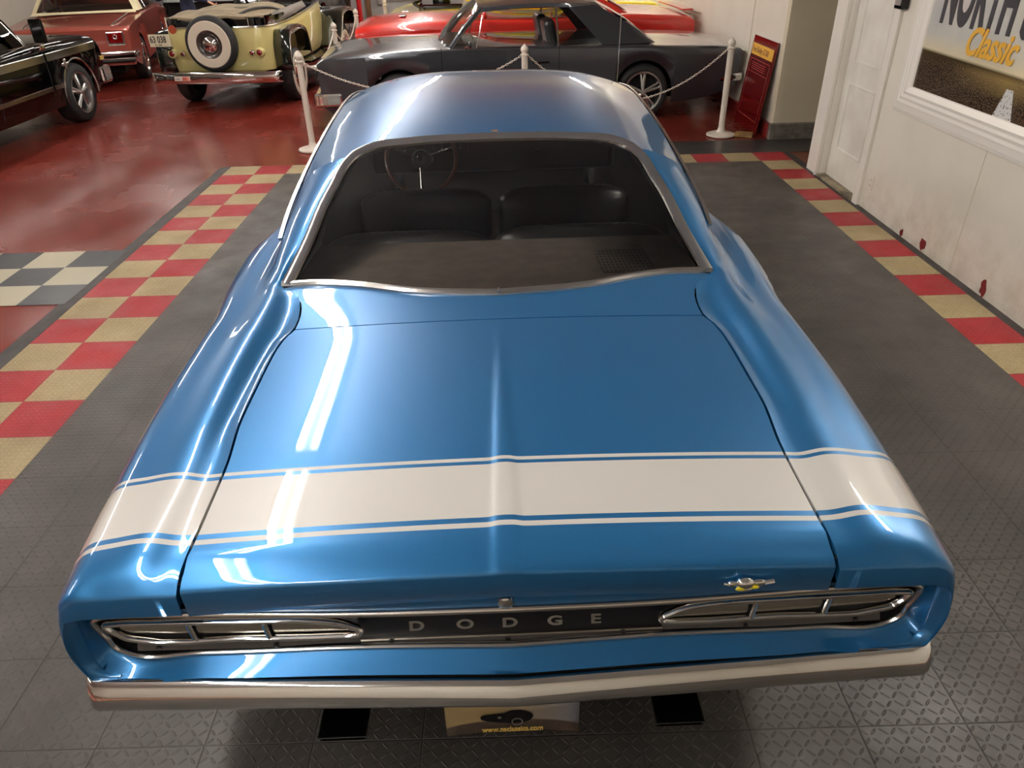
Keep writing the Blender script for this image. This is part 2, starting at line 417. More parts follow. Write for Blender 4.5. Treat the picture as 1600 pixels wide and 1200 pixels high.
# outlet, keypad
ot = thing('wall_outlet', 'white double socket plate low on the wall between door and poster', 'outlet', (WX, 5.965, .235))
b = MB(); b.box((-.004, 0, 0), (.008, .072, .115)); b.build('plate', M_plastic, ot, angle=0, bevel=.002)
for dz in (-.024, .024):
    b = MB(); b.box((-.010, 0, dz), (.004, .034, .030))
    so = b.build('socket', M_plastic, ot, angle=0, bevel=.001)
    b = MB()
    for dy in (-.007, .007): b.box((-.0125, dy, dz+.003), (.001, .002, .010))
    b.build('slot', M_black, so, angle=0)
kp = thing('wall_keypad', 'small black metal box fixed high on the wall between door and poster', 'keypad', (WX, 6.10, 1.60))
b = MB(); b.box((-.03, 0, 0), (.06, .12, .16)); b.build('case', M_gblack, kp, angle=0, bevel=.008)
b = MB(); b.box((-.062, 0, -.01), (.004, .09, .09)); b.build('face', M_alu, kp, angle=0, bevel=.001)
# scuffs where paint flaked at the wall base
for i, (yy_, zz_, sy, sz) in enumerate(((5.02, .06, .08, .10), (4.23, .06, .06, .10), (5.33, .035, .05, .05))):
    b = MB(); n = 14; c = Vector((WX-.0015, yy_, zz_)); P = []
    for k in range(n):
        a = 2*pi*k/n; rr_ = 1+.35*random.uniform(-1, 1)
        P.append(c+Vector((0, cos(a)*sy/2*rr_, sin(a)*sz/2*rr_)))
    b.prism(P, (-.001, 0, 0)); struct(b.build('wall_stain', M_stainred, angle=0))

# ------------------------------------------------------------------ poster
po = thing('framed_poster', 'large white-framed road poster with bold lettering on the right wall', 'poster', (WX, 0, 0))
def poster_mat():
    m = mat('printed road scene', (150, 150, 150), .12, coat=.5); nt = m.node_tree; bs = nt.nodes['Principled BSDF']
    tc = nt.nodes.new('ShaderNodeTexCoord'); v = tc.outputs['Object']; sx = nt.nodes.new('ShaderNodeSeparateXYZ'); nt.links.new(v, sx.inputs[0])
    y, z = sx.outputs[1], sx.outputs[2]
    hz = nmath(nt, 'ADD', z, nmath(nt, 'MULTIPLY', nmath(nt, 'SUBTRACT', y, 4.2), -.02))
    cl = nmix(nt, nrange(nt, nnoise(nt, v, 1.7, 6), .35, .7), srgb(176, 178, 178), srgb(206, 200, 184))
    cl = nmix(nt, nrange(nt, z, 1.42, 1.27, 0, .8), cl, srgb(226, 206, 160))
    grain = nrange(nt, nnoise(nt, v, 150, 2), .48, .66)
    rd = nmix(nt, grain, srgb(30, 24, 22), srgb(126, 104, 78))
    glow = nrange(nt, nmath(nt, 'ABSOLUTE', nmath(nt, 'SUBTRACT', y, 4.62)), .65, .0, 0, .55)
    rd = nmix(nt, nmath(nt, 'MULTIPLY', glow, nrange(nt, z, 1.12, 1.27)), rd, srgb(190, 160, 96))
    rd = nmix(nt, nrange(nt, z, 1.24, 1.28), rd, srgb(70, 56, 34))
    c = nmix(nt, nrange(nt, hz, 1.265, 1.285), rd, cl)
    # dashed centre stripe, widening towards the bottom
    wd = nrange(nt, z, 1.27, 1.0, .008, .11)
    st = nmath(nt, 'MULTIPLY', nmath(nt, 'LESS_THAN', nmath(nt, 'ABSOLUTE', nmath(nt, 'SUBTRACT', y, 4.57)), wd), nmath(nt, 'LESS_THAN', z, 1.205))
    st = nmath(nt, 'MULTIPLY', st, nrange(nt, nnoise(nt, v, 70, 3), .66, .56))
    c = nmix(nt, st, c, srgb(206, 204, 200))
    nt.links.new(c, bs.inputs['Base Color']); return m
b = MB(); b.box((-.008, 4.1, 1.62), (.012, 3.16, 1.24)); b.build('print', poster_mat(), po, angle=0)
P = [(-.01, 5.78, .94), (-.01, 2.43, .94), (-.01, 2.43, 2.30), (-.01, 5.77, 2.30)]
b = MB(); prof = [(-.10, 0), (-.10, .012), (-.075, .018), (-.07, .03), (-.045, .030), (-.02, .036), (0, .030), (.02, .036), (.04, .030), (.06, .034), (.085, .020), (.095, .016), (.10, 0)]
n = 4; rows = []
for i in range(5):
    p = Vector(P[i % 4]); sy = 1 if p.y > 4 else -1; sz = 1 if p.z > 1.6 else -1
    rows.append([p+Vector((-q[1], -sy*q[0], -sz*q[0])) for q in prof])
b.grid(rows); b.build('frame', M_trim, po, angle=25)
text('lettering', 'NORTH S', .50, M_ink, po, (-.016, 5.55, 1.50), (radians(90), 0, radians(-90)), .001, 0, .45, .022, 1.06)
text('lettering', 'Classic', .23, M_gold, po, (-.020, 5.16, 1.335), (radians(90), 0, radians(-90)), .001, .35, .86, .006, .98)

# ------------------------------------------------------------------ wheels (shared)
def wheel(parent, c, R=.34, wd=.22, out=1, style='rally', rimR=.66, ww=False, rimmat=None):
    """tire mesh under PARENT, its rim a child of the tire"""
    h = wd/2; r = R*rimR; x = c[0]
    prof = [(r, -h*.85), (r+.015, -h), (R-.04, -h), (R-.012, -h*.86), (R, -h*.6), (R, 0), (R, h*.6), (R-.012, h*.86), (R-.04, h), (r+.015, h), (r, h*.85), (r-.01, h*.5), (r-.01, -h*.5), (r, -h*.85)]
    b = MB(); b.lathe([(p[0], p[1]) for p in prof], c, 'x', 40)
    t = b.build('tire', M_rubber, parent, angle=50)
    if ww:
        b = MB(); o_ = out*h
        b.lathe([(r+.012, o_*1.0+out*.001), (r+.02, o_+out*.006), (R-.055, o_+out*.006), (R-.045, o_+out*.001)], c, 'x', 40); b.build('whitewall', M_whitewall, t)
    b = MB(); rm = rimmat or M_satin
    b.lathe([(r+.012, out*h*.95), (r+.008, out*h*1.02), (r-.012, out*h*.98), (r-.03, out*h*.6), (r-.035, -out*h*.6)], c, 'x', 40)
    if style == 'spoke':
        for k in range(5):
            a = 2*pi*k/5+.3; e = Vector((out*h*.55, cos(a)*(r-.02), sin(a)*(r-.02)))+Vector(c)
            for da in (-.13, .13):
                a2 = a+da; e = Vector((out*h*.6, cos(a2)*(r-.02), sin(a2)*(r-.02)))+Vector(c)
                b.tube([Vector(c)+Vector((out*h*.8, cos(a)*.02, sin(a)*.02)), e], [.022, .016], 6)
        b.lathe([(0, out*h*1.0), (.03, out*h*.98), (.045, out*h*.7), (.045, out*h*.3)], c, 'x', 16)
    elif style == 'disc':
        b.lathe([(0, out*h*1.15), (.06, out*h*1.1), (.10, out*h*.95), (r*.62, out*h*.85), (r*.7, out*h*.7), (r-.02, out*h*.75)], c, 'x', 32)
    else:
        b.lathe([(0, out*h*.8), (.05, out*h*.8), (.06, out*h*.55), (r*.7, out*h*.6), (r-.03, out*h*.35)], c, 'x', 32)
    b.build('rim', rm, t, angle=35)
    b = MB(); b.lathe([(0, 0), (r-.03, 0)], c, 'x', 24); b.build('brake_drum', M_under, t)
    return t
def side_rows(w, zs, zb, bulge, tuck, n=9):
    out = []
    for k in range(1, n+1):
        s = k/n
        out.append((w+bulge*4*s*(1-s)*(1-s*.3)-tuck*s**2.2, zs+(zb-zs)*s))
    return out
def arch_z(y, zr, ax, R):
    z = zr
    for (yc, zc) in ax:
        d = abs(y-yc)
        if d < R: z = max(z, zc+sqrt(R*R-d*d))
    return z
def dense(y0, y1, step, ax=(), R=0):
    ys = set(); n = max(2, int(round((y1-y0)/step)))
    for i in range(n+1): ys.add(round(y0+(y1-y0)*i/n, 5))
    for (yc, zc) in ax:
        for k in range(-12, 13):
            y = yc+R*sin(pi/2*k/12)
            if y0 < y < y1: ys.add(round(y, 5))
        for e in (-R-.001, R+.001):
            if y0 < yc+e < y1: ys.add(round(yc+e, 5))
    return sorted(ys)

# ------------------------------------------------------------------ the blue coupe
car = thing('car', 'metallic blue muscle coupe with a white stripe across its tail, seen from behind', 'car', (-.010, .98, 0), radians(.9))
GAP = [(.07, .702), (.19, .692), (.44, .695), (.68, .716), (.92, .717), (1.05, .714), (1.13, .702), (1.18, .684), (1.24, .683), (1.30, .688), (1.36, .70), (1.40, .715)]
ZG = [(.197, .953), (.44, .960), (.68, .963), (.92, .965), (1.1, .967), (1.18, .970), (1.3, .977), (1.42, .99), (1.5, .998)]
# quarter panel: y, then x z of inner edge, foot, crest, mid, near shoulder, shoulder
Q = [(.092, .70, .850, .74, .850, .80, .850, .87, .849, .935, .846, .958, .838),
     (.093, .70, .902, .74, .902, .80, .902, .87, .900, .933, .892, .957, .866),
     (.102, .70, .914, .74, .914, .80, .915, .87, .913, .935, .909, .960, .886),
     (.125, .70, .936, .735, .936, .795, .940, .865, .935, .931, .920, .961, .894),
     (.160, .695, .948, .73, .950, .79, .957, .862, .948, .930, .930, .963, .900),
     (.197, .690, .953, .725, .955, .785, .966, .86, .956, .932, .936, .966, .904),
     (.44, .694, .960, .730, .957, .790, .968, .88, .957, .955, .940, .985, .913),
     (.68, .716, .963, .750, .957, .800, .975, .89, .963, .970, .947, 1.0, .920),
     (.92, .717, .965, .750, .957, .805, .982, .90, .968, .980, .952, 1.01, .925),
     (1.10, .710, .967, .745, .960, .805, .988, .90, .972, .983, .955, 1.008, .930),
     (1.18, .685, .970, .735, .963, .805, .992, .895, .974, .983, .957, 1.006, .932),
     (1.30, .687, .977, .740, .972, .806, .998, .885, .976, .983, .958, 1.007, .935),
     (1.40, .716, .988, .755, .986, .810, 1.003, .88, .979, .988, .960, 1.012, .938),
     (1.475, .79, 1.0, .80, 1.005, .822, 1.006, .883, .980, .992, .963, 1.020, .941),
     (1.70, .747, 1.077, .777, 1.076, .845, 1.043, .892, .983, 1.000, .967, 1.036, .945),
     (1.93, .717, 1.150, .750, 1.148, .856, 1.086, .905, .983, 1.003, .970, 1.043, .948),
     (2.10, .690, 1.195, .725, 1.192, .857, 1.115, .905, .980, .993, .968, 1.030, .947),
     (2.27, .645, 1.252, .690, 1.242, .858, 1.146, .903, .975, .972, .965, .998, .945)]
AX = [(1.30, .34), (4.30, .34)]; AR = .385
WTAB = [(.092, .958, .838, .030), (.2, .966, .904, .020), (.44, .985, .913, .012), (.92, 1.01, .925, .008), (1.475, 1.02, .941, .004), (1.93, 1.043, .948, 0), (2.27, .998, .945, 0), (2.6, .965, .94, .004), (4.0, .962, .93, .006), (4.9, .955, .91, .008), (5.35, .93, .88, .01), (5.5, .90, .86, .01)]
ZROCK = [(.092, .625), (.25, .50), (.5, .36), (.8, .28), (4.9, .28), (5.5, .40)]
def zrock(y):
    return arch_z(y, interp(ZROCK, y)[0], AX, AR)
def qsec(y, sgn):
    q = interp(Q, y); top = cat([(q[i], y, q[i+1]) for i in range(0, 12, 2)], 5)
    wd, zs, bu = q[10], q[11], interp(WTAB, y)[2]
    s = [Vector((x, y, z)) for x, z in side_rows(wd, zs, zrock(y), bu, .06*min(1, y), 10)]
    top[0] = Vector((interp(GAP, y)[0]+.0035, y, top[0].z)) if y < 1.36 else top[0]
    return [Vector((sgn*p.x, p.y, p.z)) for p in top+s]
ys = [.092, .093, .095, .098, .102, .11, .125, .14, .16] + [y for y in dense(.197, 2.27, .04, AX, AR)]
# ring points at the tail (B) for the quarter's end: matches the tail panel outline
RB = [(.70, .112, .846), (.78, .114, .845), (.86, .115, .843), (.92, .117, .838), (.944, .119, .825), (.952, .12, .78), (.954, .12, .72), (.949, .117, .672), (.925, .103, .652), (.90, .100, .648)]
for sgn, nm in ((-1, 'left'), (1, 'right')):
    b = MB(); rows = [qsec(y, sgn) for y in ys]
    b.grid(rows)
    # inner skirt along the trunk gap
    b.grid([[r[0] for r in rows if r[0].y < 1.4], [r[0]+Vector((0, .0, -.035)) for r in rows if r[0].y < 1.4]])
    # end cap ring
    outer = resample([p for p in rows[0]][5:], 40); inner = [Vector((sgn*p.x, p.y, p.z)) for p in resample(cat(RB[1:], 5), 40)]
    outer[-1] = Vector((sgn*.90, .097, .628))
    ring = []
    for t, dy in ((0, 0), (.12, .003), (.5, .0), (.85, -.002), (1, 0), (1.0, .03)):
        ring.append([o_.lerp(i_, t)+Vector((0, dy, 0)) for o_, i_ in zip(outer, inner)])
    b.grid(ring)
    b.build('quarter_panel', M_blue, car, angle=50)
# front body side, doors and fenders
def fsec(y, sgn):
    wd, zs, bu = interp(WTAB, y); xi, zi = wd-.09, zs+.03
    top = cat([(xi, y, zi), (wd-.05, y, zs+.026), (wd-.02, y, zs+.018), (wd, y, zs)], 4)
    s = [Vector((x, y, z)) for x, z in side_rows(wd, zs, zrock(y), bu, .06, 10)]
    return [Vector((sgn*p.x, p.y, p.z)) for p in top+s]
for sgn in (-1, 1):
    b = MB(); b.grid([fsec(y, sgn) for y in dense(2.27, 3.72, .08)]); b.build('door', M_blue, car, angle=50)
    b = MB(); b.grid([fsec(y, sgn) for y in dense(3.725, 5.5, .06, AX, AR)]); b.build('front_fender', M_blue, car, angle=50)
def hoodz(x, y): 
    wd, zs, bu = interp(WTAB, y); return zs+.03+.035*(1-(x/.87)**2)
b = MB(); b.grid([[(x_*(interp(WTAB, y)[0]-.095), y, hoodz(x_*.86, y)) for x_ in [k/8 for k in range(-8, 9)]] for y in dense(4.62, 5.5, .08)])
b.build('hood', M_blue, car)
b = MB(); b.box((0, 5.46, .66), (1.74, .08, .36)); b.build('grille', M_gblack, car, angle=0, bevel=.02)
b = MB(); b.box((0, 5.58, .50), (1.90, .10, .14)); b.build('front_bumper', M_chrome, car, angle=0, bevel=.03)
# trunk lid
def deckz(x, y):
    g = interp(GAP, y)[0]; ze = interp(ZG, max(y, .197))[0]
    zc = interp([(.16, .972), (.44, .977), (.9, .980), (1.18, .984), (1.36, .998)], y)[0]
    z = ze+(zc-ze)*(1-min(1, abs(x)/g)**2)
    # centre crease, a low plateau
    k = interp([(.12, 0), (.20, 1), (.5, 1), (.8, .75), (1.12, 0)], y)[0]
    hw = interp([(.12, .030), (1.1, .008)], y)[0]
    d = (abs(x+.004)-hw)/.016
    z += .0055*k*(1/(1+math.exp(min(40, max(-40, d*3)))))
    return z
def lidx(y):
    g = interp(GAP, y)[0]-.0035; xs = [g*k/20 for k in range(-20, 21)]
    xs += [-.004+d for d in (-.07, -.058, -.05, -.042, -.036, -.03, -.024, -.018, -.012, -.006, 0, .006, .012, .018, .024, .03, .036, .042, .05, .058, .07)]
    return sorted(xs)
NX = len(lidx(.5))
def lip_row(dy, dz):                         # rounded trailing edge
    row = []
    for x in lidx(.16):
        a = abs(x)/.70; base = deckz(x, .16); yb_ = lerp(.084, .096, a**1.5); zd = lerp(.000, .012, a)
        row.append(Vector((x*1.004, yb_+dy, base+dz-zd)))
    return row
b = MB(); rows = []
rows.append([p+Vector((0, .05, 0)) for p in lip_row(.004, -.103)])
rows += [lip_row(.004, -.103), lip_row(0, -.098), lip_row(-.002, -.032), lip_row(-.0005, -.0255), lip_row(.005, -.020), lip_row(.018, -.0125), lip_row(.040, -.0055)]
for y in [.16, .18, .20]+dense(.23, 1.10, .05)+[1.12, 1.14, 1.16, 1.175]:
    rows.append([Vector((x, y, deckz(x, y) if y > .16 else deckz(x, y))) for x in lidx(y)])
rows.append([p+Vector((0, .002, -.004)) for p in rows[-1]]); rows.append([p+Vector((0, 0, -.03)) for p in rows[-1]])
b.grid(rows)
b.grid([[r[0] for r in rows[3:-2]], [r[0]+Vector((.0, 0, -.03)) for r in rows[3:-2]]]); b.grid([[r[-1] for r in rows[3:-2]], [r[-1]+Vector((0, 0, -.03)) for r in rows[3:-2]]])
b.build('trunk_lid', M_blue, car, angle=50)
b = MB()
for s in (-1, 1): b.grid([[(s*(interp(GAP, y)[0]+d), y, interp(ZG, y)[0]-.03) for d in (-.03, .03)] for y in dense(.11, 1.38, .05)])
b.grid([[(x, y, deckz(x, 1.18)-.03) for x in (-.7, 0, .7)] for y in (1.16, 1.20)])
b.build('trunk_gutter', M_under, car)
# deck filler between lid and rear window
BT = [(0, 1.352), (.30, 1.39), (.54, 1.468), (.65, 1.487), (.79, 1.478)]
def bty(x): return interp(BT, abs(x))[0]
b = MB(); rows = []
for k in range(8):
    t = k/7; row = []
    for i in range(-20, 21):
        u = i/20; xg = interp(GAP, 1.18)[0]-.0035; y = lerp(1.180, bty(u*.79)+.02, t)
        xe = interp(GAP, min(y, 1.39))[0]-.0035
        if y > 1.36: xe = lerp(xe, .79, min(1, (y-1.36)/.1))
        x = u*xe; z = lerp(deckz(u*xg, 1.18), .996, t**1.3 if t < 1 else 1)
        row.append(Vector((x, y, z)))
    rows.append(row)
rows.insert(0, [p+Vector((0, -.001, -.03)) for p in rows[0]])
b.grid(rows); b.build('deck_filler_panel', M_blue, car, angle=50)
# rear window, trim
SIDE = [(.79, 1.478, 1.0), (.747, 1.70, 1.077), (.717, 1.93, 1.152), (.692, 2.08, 1.192), (.662, 2.22, 1.238), (.625, 2.30, 1.262), (.55, 2.365, 1.281), (.37, 2.405, 1.292), (0, 2.43, 1.296)]
BOT = [(0, 1.352, .999), (.30, 1.39, .999), (.54, 1.468, .999), (.65, 1.487, .999), (.79, 1.478, 1.0)]
top_h = cat(SIDE[5:], 6); side_h = cat(SIDE[:6], 6); bot_h = cat(BOT, 6)
topc = resample(mirx(top_h)+list(reversed(top_h))[1:], 33)          # left to right
botc = resample(list(reversed(mirx(bot_h)))+bot_h[1:], 33)
sr = resample(side_h, 17); sl = mirx(sr)
topc = [Vector((p.x, p.y, p.z)) for p in topc]
rows = []
for j in range(17):
    v = j/16; row = []
    for i in range(33):
        u = i/32
        p = botc[i]*(1-v)+topc[i]*v+sl[j]*(1-u)+sr[j]*u-(botc[0]*(1-u)*(1-v)+botc[32]*u*(1-v)+topc[0]*(1-u)*v+topc[32]*u*v)
        p.z += .030*(4*u*(1-u))*(4*v*(1-v))-.008; row.append(p)
    rows.append(row)
b = MB(); b.grid(rows); b.build('rear_window', M_glass, car)
loop = resample(side_h, 26)[:-1]+resample(top_h, 18)
half = loop
full_top = half+list(reversed(mirx(half)))[1:]
def upv(p): return (p[0]*.45, -.33, .95)
b = MB(); sweep(b, full_top, [(-.004, -.012), (-.004, .004), (.004, .010), (.014, .0105), (.024, .006), (.034, -.003), (.034, -.014)][::-1] if False else [(x_, z_) for x_, z_ in ((.004, -.014), (.004, .004), (-.003, .010), (-.013, .0105), (-.024, .006), (-.036, -.004), (-.036, -.014))], upv)
b.build('window_trim', M_satin, car, angle=35)
fb = resample(list(reversed(mirx(bot_h)))+bot_h[1:], 50)
b = MB(); sweep(b, fb, [(-.016, -.012), (-.016, .002), (-.010, .010), (.002, .011), (.012, .004), (.016, -.012)], (0, -.2, .98)); b.build('window_trim', M_satin, car, angle=35)
for P_ in (((0, 1.352, 1.011), (.006, .03, .003)), ((.01, 2.445, 1.306), (.03, .034, .004))):
    b = MB(); b.box(*P_); b.build('trim_clip', M_chrome, car, angle=0)
# roof
ZE = [(2.2, 1.135), (2.27, 1.146), (2.5, 1.175), (2.75, 1.201), (3.0, 1.222), (3.3, 1.238), (3.6, 1.248), (3.85, 1.246), (4.0, 1.236), (4.08, 1.220)]
ZC = [(2.2, 1.262), (2.43, 1.296), (2.7, 1.322), (3.1, 1.343), (3.5, 1.352), (3.8, 1.350), (3.95, 1.342), (4.05, 1.325), (4.08, 1.315)]
XE = [(2.2, .858), (3.4, .856), (3.8, .845), (4.08, .79)]
def roofz(x, y):
    ze, zc, xe = interp(ZE, y)[0], interp(ZC, y)[0], interp(XE, y)[0]
    a = min(1, abs(x)/xe); return ze+(zc-ze)*(1-a**3.4)
tl = resample(top_h[::-1], 22)                # centre -> corner (.625,2.30)
ext = resample([(.625, 2.30, 1.262), (.662, 2.272, 1.248), (.70, 2.268, 1.240), (.76, 2.268, 1.215), (.80, 2.268, 1.19), (.858, 2.268, 1.146)], 14)
start = tl+ext[1:]
b = MB(); N = 34
cols = []
for k, p in enumerate(start):
    frac = p.x/.858; col = []
    for j in range(N):
        t = (j/(N-1)); y = lerp(p.y, 4.08, t); xe = interp(XE, y)[0]
        x = lerp(p.x, frac*interp(XE, 4.08)[0], t) if frac < .98 else xe*frac
        x = p.x*(xe/.858)
        z = roofz(x, y)+(p.z-roofz(p.x, p.y))*(1-t)**6
        col.append(Vector((x, y, z)))
    cols.append(col)
allc = [mirx(c) for c in reversed(cols)]+cols[1:]
b.grid(allc); b.build('roof', M_blue, car, angle=50)
# drip rails, side glass, windshield
for s in (-1, 1):
    P = [(s*.862, 1.80, 1.058), (s*.868, 1.93, 1.083), (s*.872, 2.1, 1.112)]+[(s*(interp(XE, y)[0]+.012), y, interp(ZE, y)[0]-.004) for y in (2.27, 2.5, 2.75, 3.0, 3.3, 3.6, 3.85, 4.0, 4.08)]+[(s*.83, 4.35, 1.09), (s*.87, 4.6, .98)]
    b = MB(); sweep(b, cat(P, 5), [(-.007, -.006), (-.007, .006), (.007, .006), (.007, -.006)], (0, 0, 1)); b.build('drip_rail', M_satin, car, angle=35)
    top = [(s*(interp(XE, y)[0]-.002), y, interp(ZE, y)[0]-.012) for y in (2.27, 2.6, 3.0, 3.4, 3.8, 4.06)]; bot = [(s*.893, y, .970) for y in (2.27, 2.7, 3.1, 3.6, 4.1, 4.55)]
    b = MB(); b.grid([resample(bot, 10), resample([((Vector(a)+Vector(c_))/2+Vector((s*.012, 0, 0))) for a, c_ in zip(top, bot)], 10), resample(top, 10)]); b.build('side_window', M_glass, car)
    b = MB(); b.tube(cat([(s*.755, 4.03, 1.215), (s*.81, 4.35, 1.08), (s*.87, 4.60, .965)], 5), .02, 8); b.build('windshield_pillar', M_blue, car)
b = MB(); tp = [(x_*.79, 4.07-.10*x_*x_*.3, roofz(x_*.79, 4.07)) for x_ in [k/8 for k in range(-8, 9)]]; bt = [(x_*.87, 4.66-.12*x_*x_, .985) for x_ in [k/8 for k in range(-8, 9)]]
b.grid([tp, [((Vector(a)+Vector(c_))/2+Vector((0, .03, .02))) for a, c_ in zip(tp, bt)], bt]); b.build('windshield', M_glass, car)
b = MB(); b.tube([(.875, 4.36, .96), (.885, 4.36, 1.60)], .0028, 6); b.lathe([(.018, 0), (.016, .014), (.006, .02)], (.875, 4.36, .955), 'z', 12); b.build('antenna', M_satin, car)
# tail panel (grid of loops) + moulding + black panel
CC = [(0, .100, .823), (.32, .112, .813), (.70, .128, .815), (.87, .134, .815), (.905, .135, .812), (.928, .135, .798), (.924, .135, .768), (.914, .135, .74), (.906, .135, .708), (.882, .135, .686), (.71, .13, .684), (.357, .117, .698), (0, .10, .703)]
OO = [(0, .100, .868), (.32, .106, .860), (.70, .114, .846), (.86, .115, .843), (.92, .117, .838), (.944, .119, .825), (.952, .12, .78), (.954, .12, .72), (.949, .117, .672), (.925, .103, .652), (.70, .077, .660), (.357, .064, .664), (0, .051, .662)]
co_ = cat(OO, 6); cc_ = cat(CC, 6)
def fullloop(h): return h+list(reversed(mirx(h)))[1:-1]
b = MB(); rows = []
for t in (0, .15, .35, .55, .75, .9, 1):
    row = []
    for o_, c_ in zip(co_, cc_):
        p = o_.lerp(c_, t); k = min(1, max(0, (o_.x-.6)/.3)); p.y += .022*k*sin(pi*t)**1.0*(1 if o_.z < .83 else .3); row.append(p)
    rows.append(fullloop(row))
b.grid(rows, True)
bl = [Vector(p) for p in co_ if p.z < .67 and p.x < .94]; bl = resample(bl, 20); fbl = bl+list(reversed(mirx(bl)))[1:]
b.grid([fbl, [p+Vector((0, .01, -.012)) for p in fbl], [p+Vector((0, .06, -.03)) for p in fbl]])
b.build('tail_panel', M_blue, car, angle=45)
for s in (-1, 1):                            # gap lines between tail panel and quarter, bottom corner step
    pass
b = MB(); path = fullloop([Vector(p)+Vector((0, -.002, 0)) for p in cat(CC, 8)])
sweep(b, path, [(-.008, -.004), (-.008, .003), (-.003, .008), (.004, .008), (.008, .003), (.008, -.004)], (0, -1, 0), True)
b.build('tail_moulding', M_satin, car, angle=50)
# black recessed panel
inn = [Vector((p.x*.992, p.y+.030, .758+(p.z-.758)*.93)) for p in cc_]
b = MB(); fl = fullloop(inn); outl = fullloop(cc_)
cen = [Vector((p.x, .136+.024*min(1, abs(p.x)/.8), .758+(p.z-.758)*.5)) for p in fl]
b.grid([outl, fl, cen, [Vector((p.x, .136+.024*min(1, abs(p.x)/.8), .758)) for p in fl]], True)
b.build('tail_recess', mat('satin black trim', (22, 21, 22), .35), car, angle=30)
b = MB(); low = [(x_*.86, lerp(.112, .136, abs(x_)), lerp(.710, .702, abs(x_))) for x_ in [k/20 for k in range(-20, 21)]]
b.grid([[Vector(p)+Vector((0, -.004, -.009)) for p in low], [Vector(p)+Vector((0, .006, .010)) for p in low]])
b.build('lower_filler', mat('grey filler strip', (62, 58, 55), .45), car)
for x_ in (-.81, -.54, -.275, -.01, .255, .54, .80):
    b = MB(); a = abs(x_)/.86; b.lathe([(0, 0), (.0055, .0), (.0062, -.003), (0, -.0045)][::-1], (x_, lerp(.112, .136, a)-.003, lerp(.710, .702, a)), 'y', 12); b.build('screw', M_black, car)
# centre letter bar
b = MB(); xs = [k/12 for k in range(-12, 13)]
b.grid([[(x_*.345, lerp(.116, .126, abs(x_)), z_-.012*abs(x_)) for x_ in xs] for z_ in (.724, .745, .77, .795, .812)])
b.build('letter_bar', mat('ribbed black bar', (16, 15, 17), .3), car)
b = MB(); sweep(b, [(x_*.345, lerp(.112, .122, abs(x_)), .723-.010*abs(x_)) for x_ in xs], [(-.003, -.003), (-.003, .003), (.003, .003), (.003, -.003)], (0, -1, 0)); b.build('bar_trim', M_satin, car)
for chx, ch in zip((-.222, -.114, -.012, .090, .188), 'DODGE'):
    text('badge_letter', ch, .032, M_chrome, car, (chx-.010, .110+.01*abs(chx)/.3, .752-.012*abs(chx)/.35), (radians(72), 0, 0), .003, 0, 1.5, .0012)
# tail lights: bezel > lens segments
for s in (-1, 1):
    def TP(x_, z_, dy=0): return Vector((s*x_, lerp(.106, .128, min(1, max(0, (x_-.34)/.56)))+dy, z_))
    out = [(.335, .764), (.352, .775), (.385, .790), (.43, .798), (.60, .799), (.80, .796), (.885, .793), (.903, .789), (.898, .778), (.880, .760), (.868, .749), (.852, .7435), (.60, .7435), (.40, .747), (.352, .751), (.337, .756)]
    P = cat([TP(*p) for p in out], 4, True)
    if s < 0: P = P[::-1]
    tlb = MB(); sweep(tlb, P, [(-.007, -.006), (-.007, .004), (-.003, .009), (.003, .009), (.007, .004), (.007, -.006)], (0, -1, 0), True)
    bez = tlb.build('tail_light', M_chrome, car, angle=50)
    b = MB(); cpt = sum(P, Vector())/len(P); b.add([cpt+Vector((0, .010, 0))]+[p+Vector((0, .008, 0)) for p in P], [(0, i+1, (i+1) % len(P)+1) for i in range(len(P))])
    b.build('lens_back', M_under, bez)
    for (xa, xb) in ((.362, .532), (.552, .702), (.720, .872)):
        rows = []
        for j in range(9):
            t = j/8; x_ = lerp(xa, xb, t)
            def ztop(x): return interp([(.34, .766), (.36, .775), (.39, .786), (.44, .793), (.60, .794), (.80, .791), (.9, .785)], x)[0]
            def zbot(x): return interp([(.34, .762), (.36, .757), (.40, .755), (.6, .751), (.85, .753), (.87, .765), (.9, .785)], x)[0]
            zt_, zb_ = ztop(x_)-.002, zbot(x_)+.003
            rows.append([TP(x_, lerp(zb_, zt_, q), .004-.005*sin(pi*q)) for q in (0, .15, .5, .85, 1)])
        b = MB(); b.grid(rows); b.build('lens', mat('dull silver lens', (.30, .27, .22, 1), .22, .7), bez)
    for xd in (.542, .711):
        b = MB(); b.tube([TP(xd, .748, -.004), TP(xd+.004, .795, -.004)], .006, 8); b.build('lens_divider', M_chrome, bez)
# trunk lock and emblem
b = MB(); b.lathe([(0, -.006), (.010, -.005), (.016, -.002), (.018, .004)], (-.012, .092, .848), 'y', 20); b.build('trunk_lock', M_chrome, car)
em = MB()
em.sph((.497, .080, .893), .017, 12, 8, (1.3, .7, .9)); em.sph((.528, .083, .890), .012, 12, 8, (1.5, .6, .8)); em.sph((.472, .084, .888), .010, 10, 8, (1.2, .6, .8))
em.sph((.500, .078, .877), .011, 10, 8, (1.4, .5, .6)); em.tube([(.465, .082, .888), (.452, .082, .892)], .003, 6); em.tube([(.54, .082, .890), (.560, .082, .894)], .006, 8)
emb = em.build('emblem', M_chrome, car); emb['label'] = 'small chrome and yellow emblem'
b = MB(); b.sph((.487, .072, .884), .008, 10, 8, (1.5, .4, .7)); b.sph((.517, .074, .885), .007, 10, 8, (1.5, .4, .7)); b.build('yellow_inlay', mat('yellow enamel', (220, 200, 40), .3), emb)
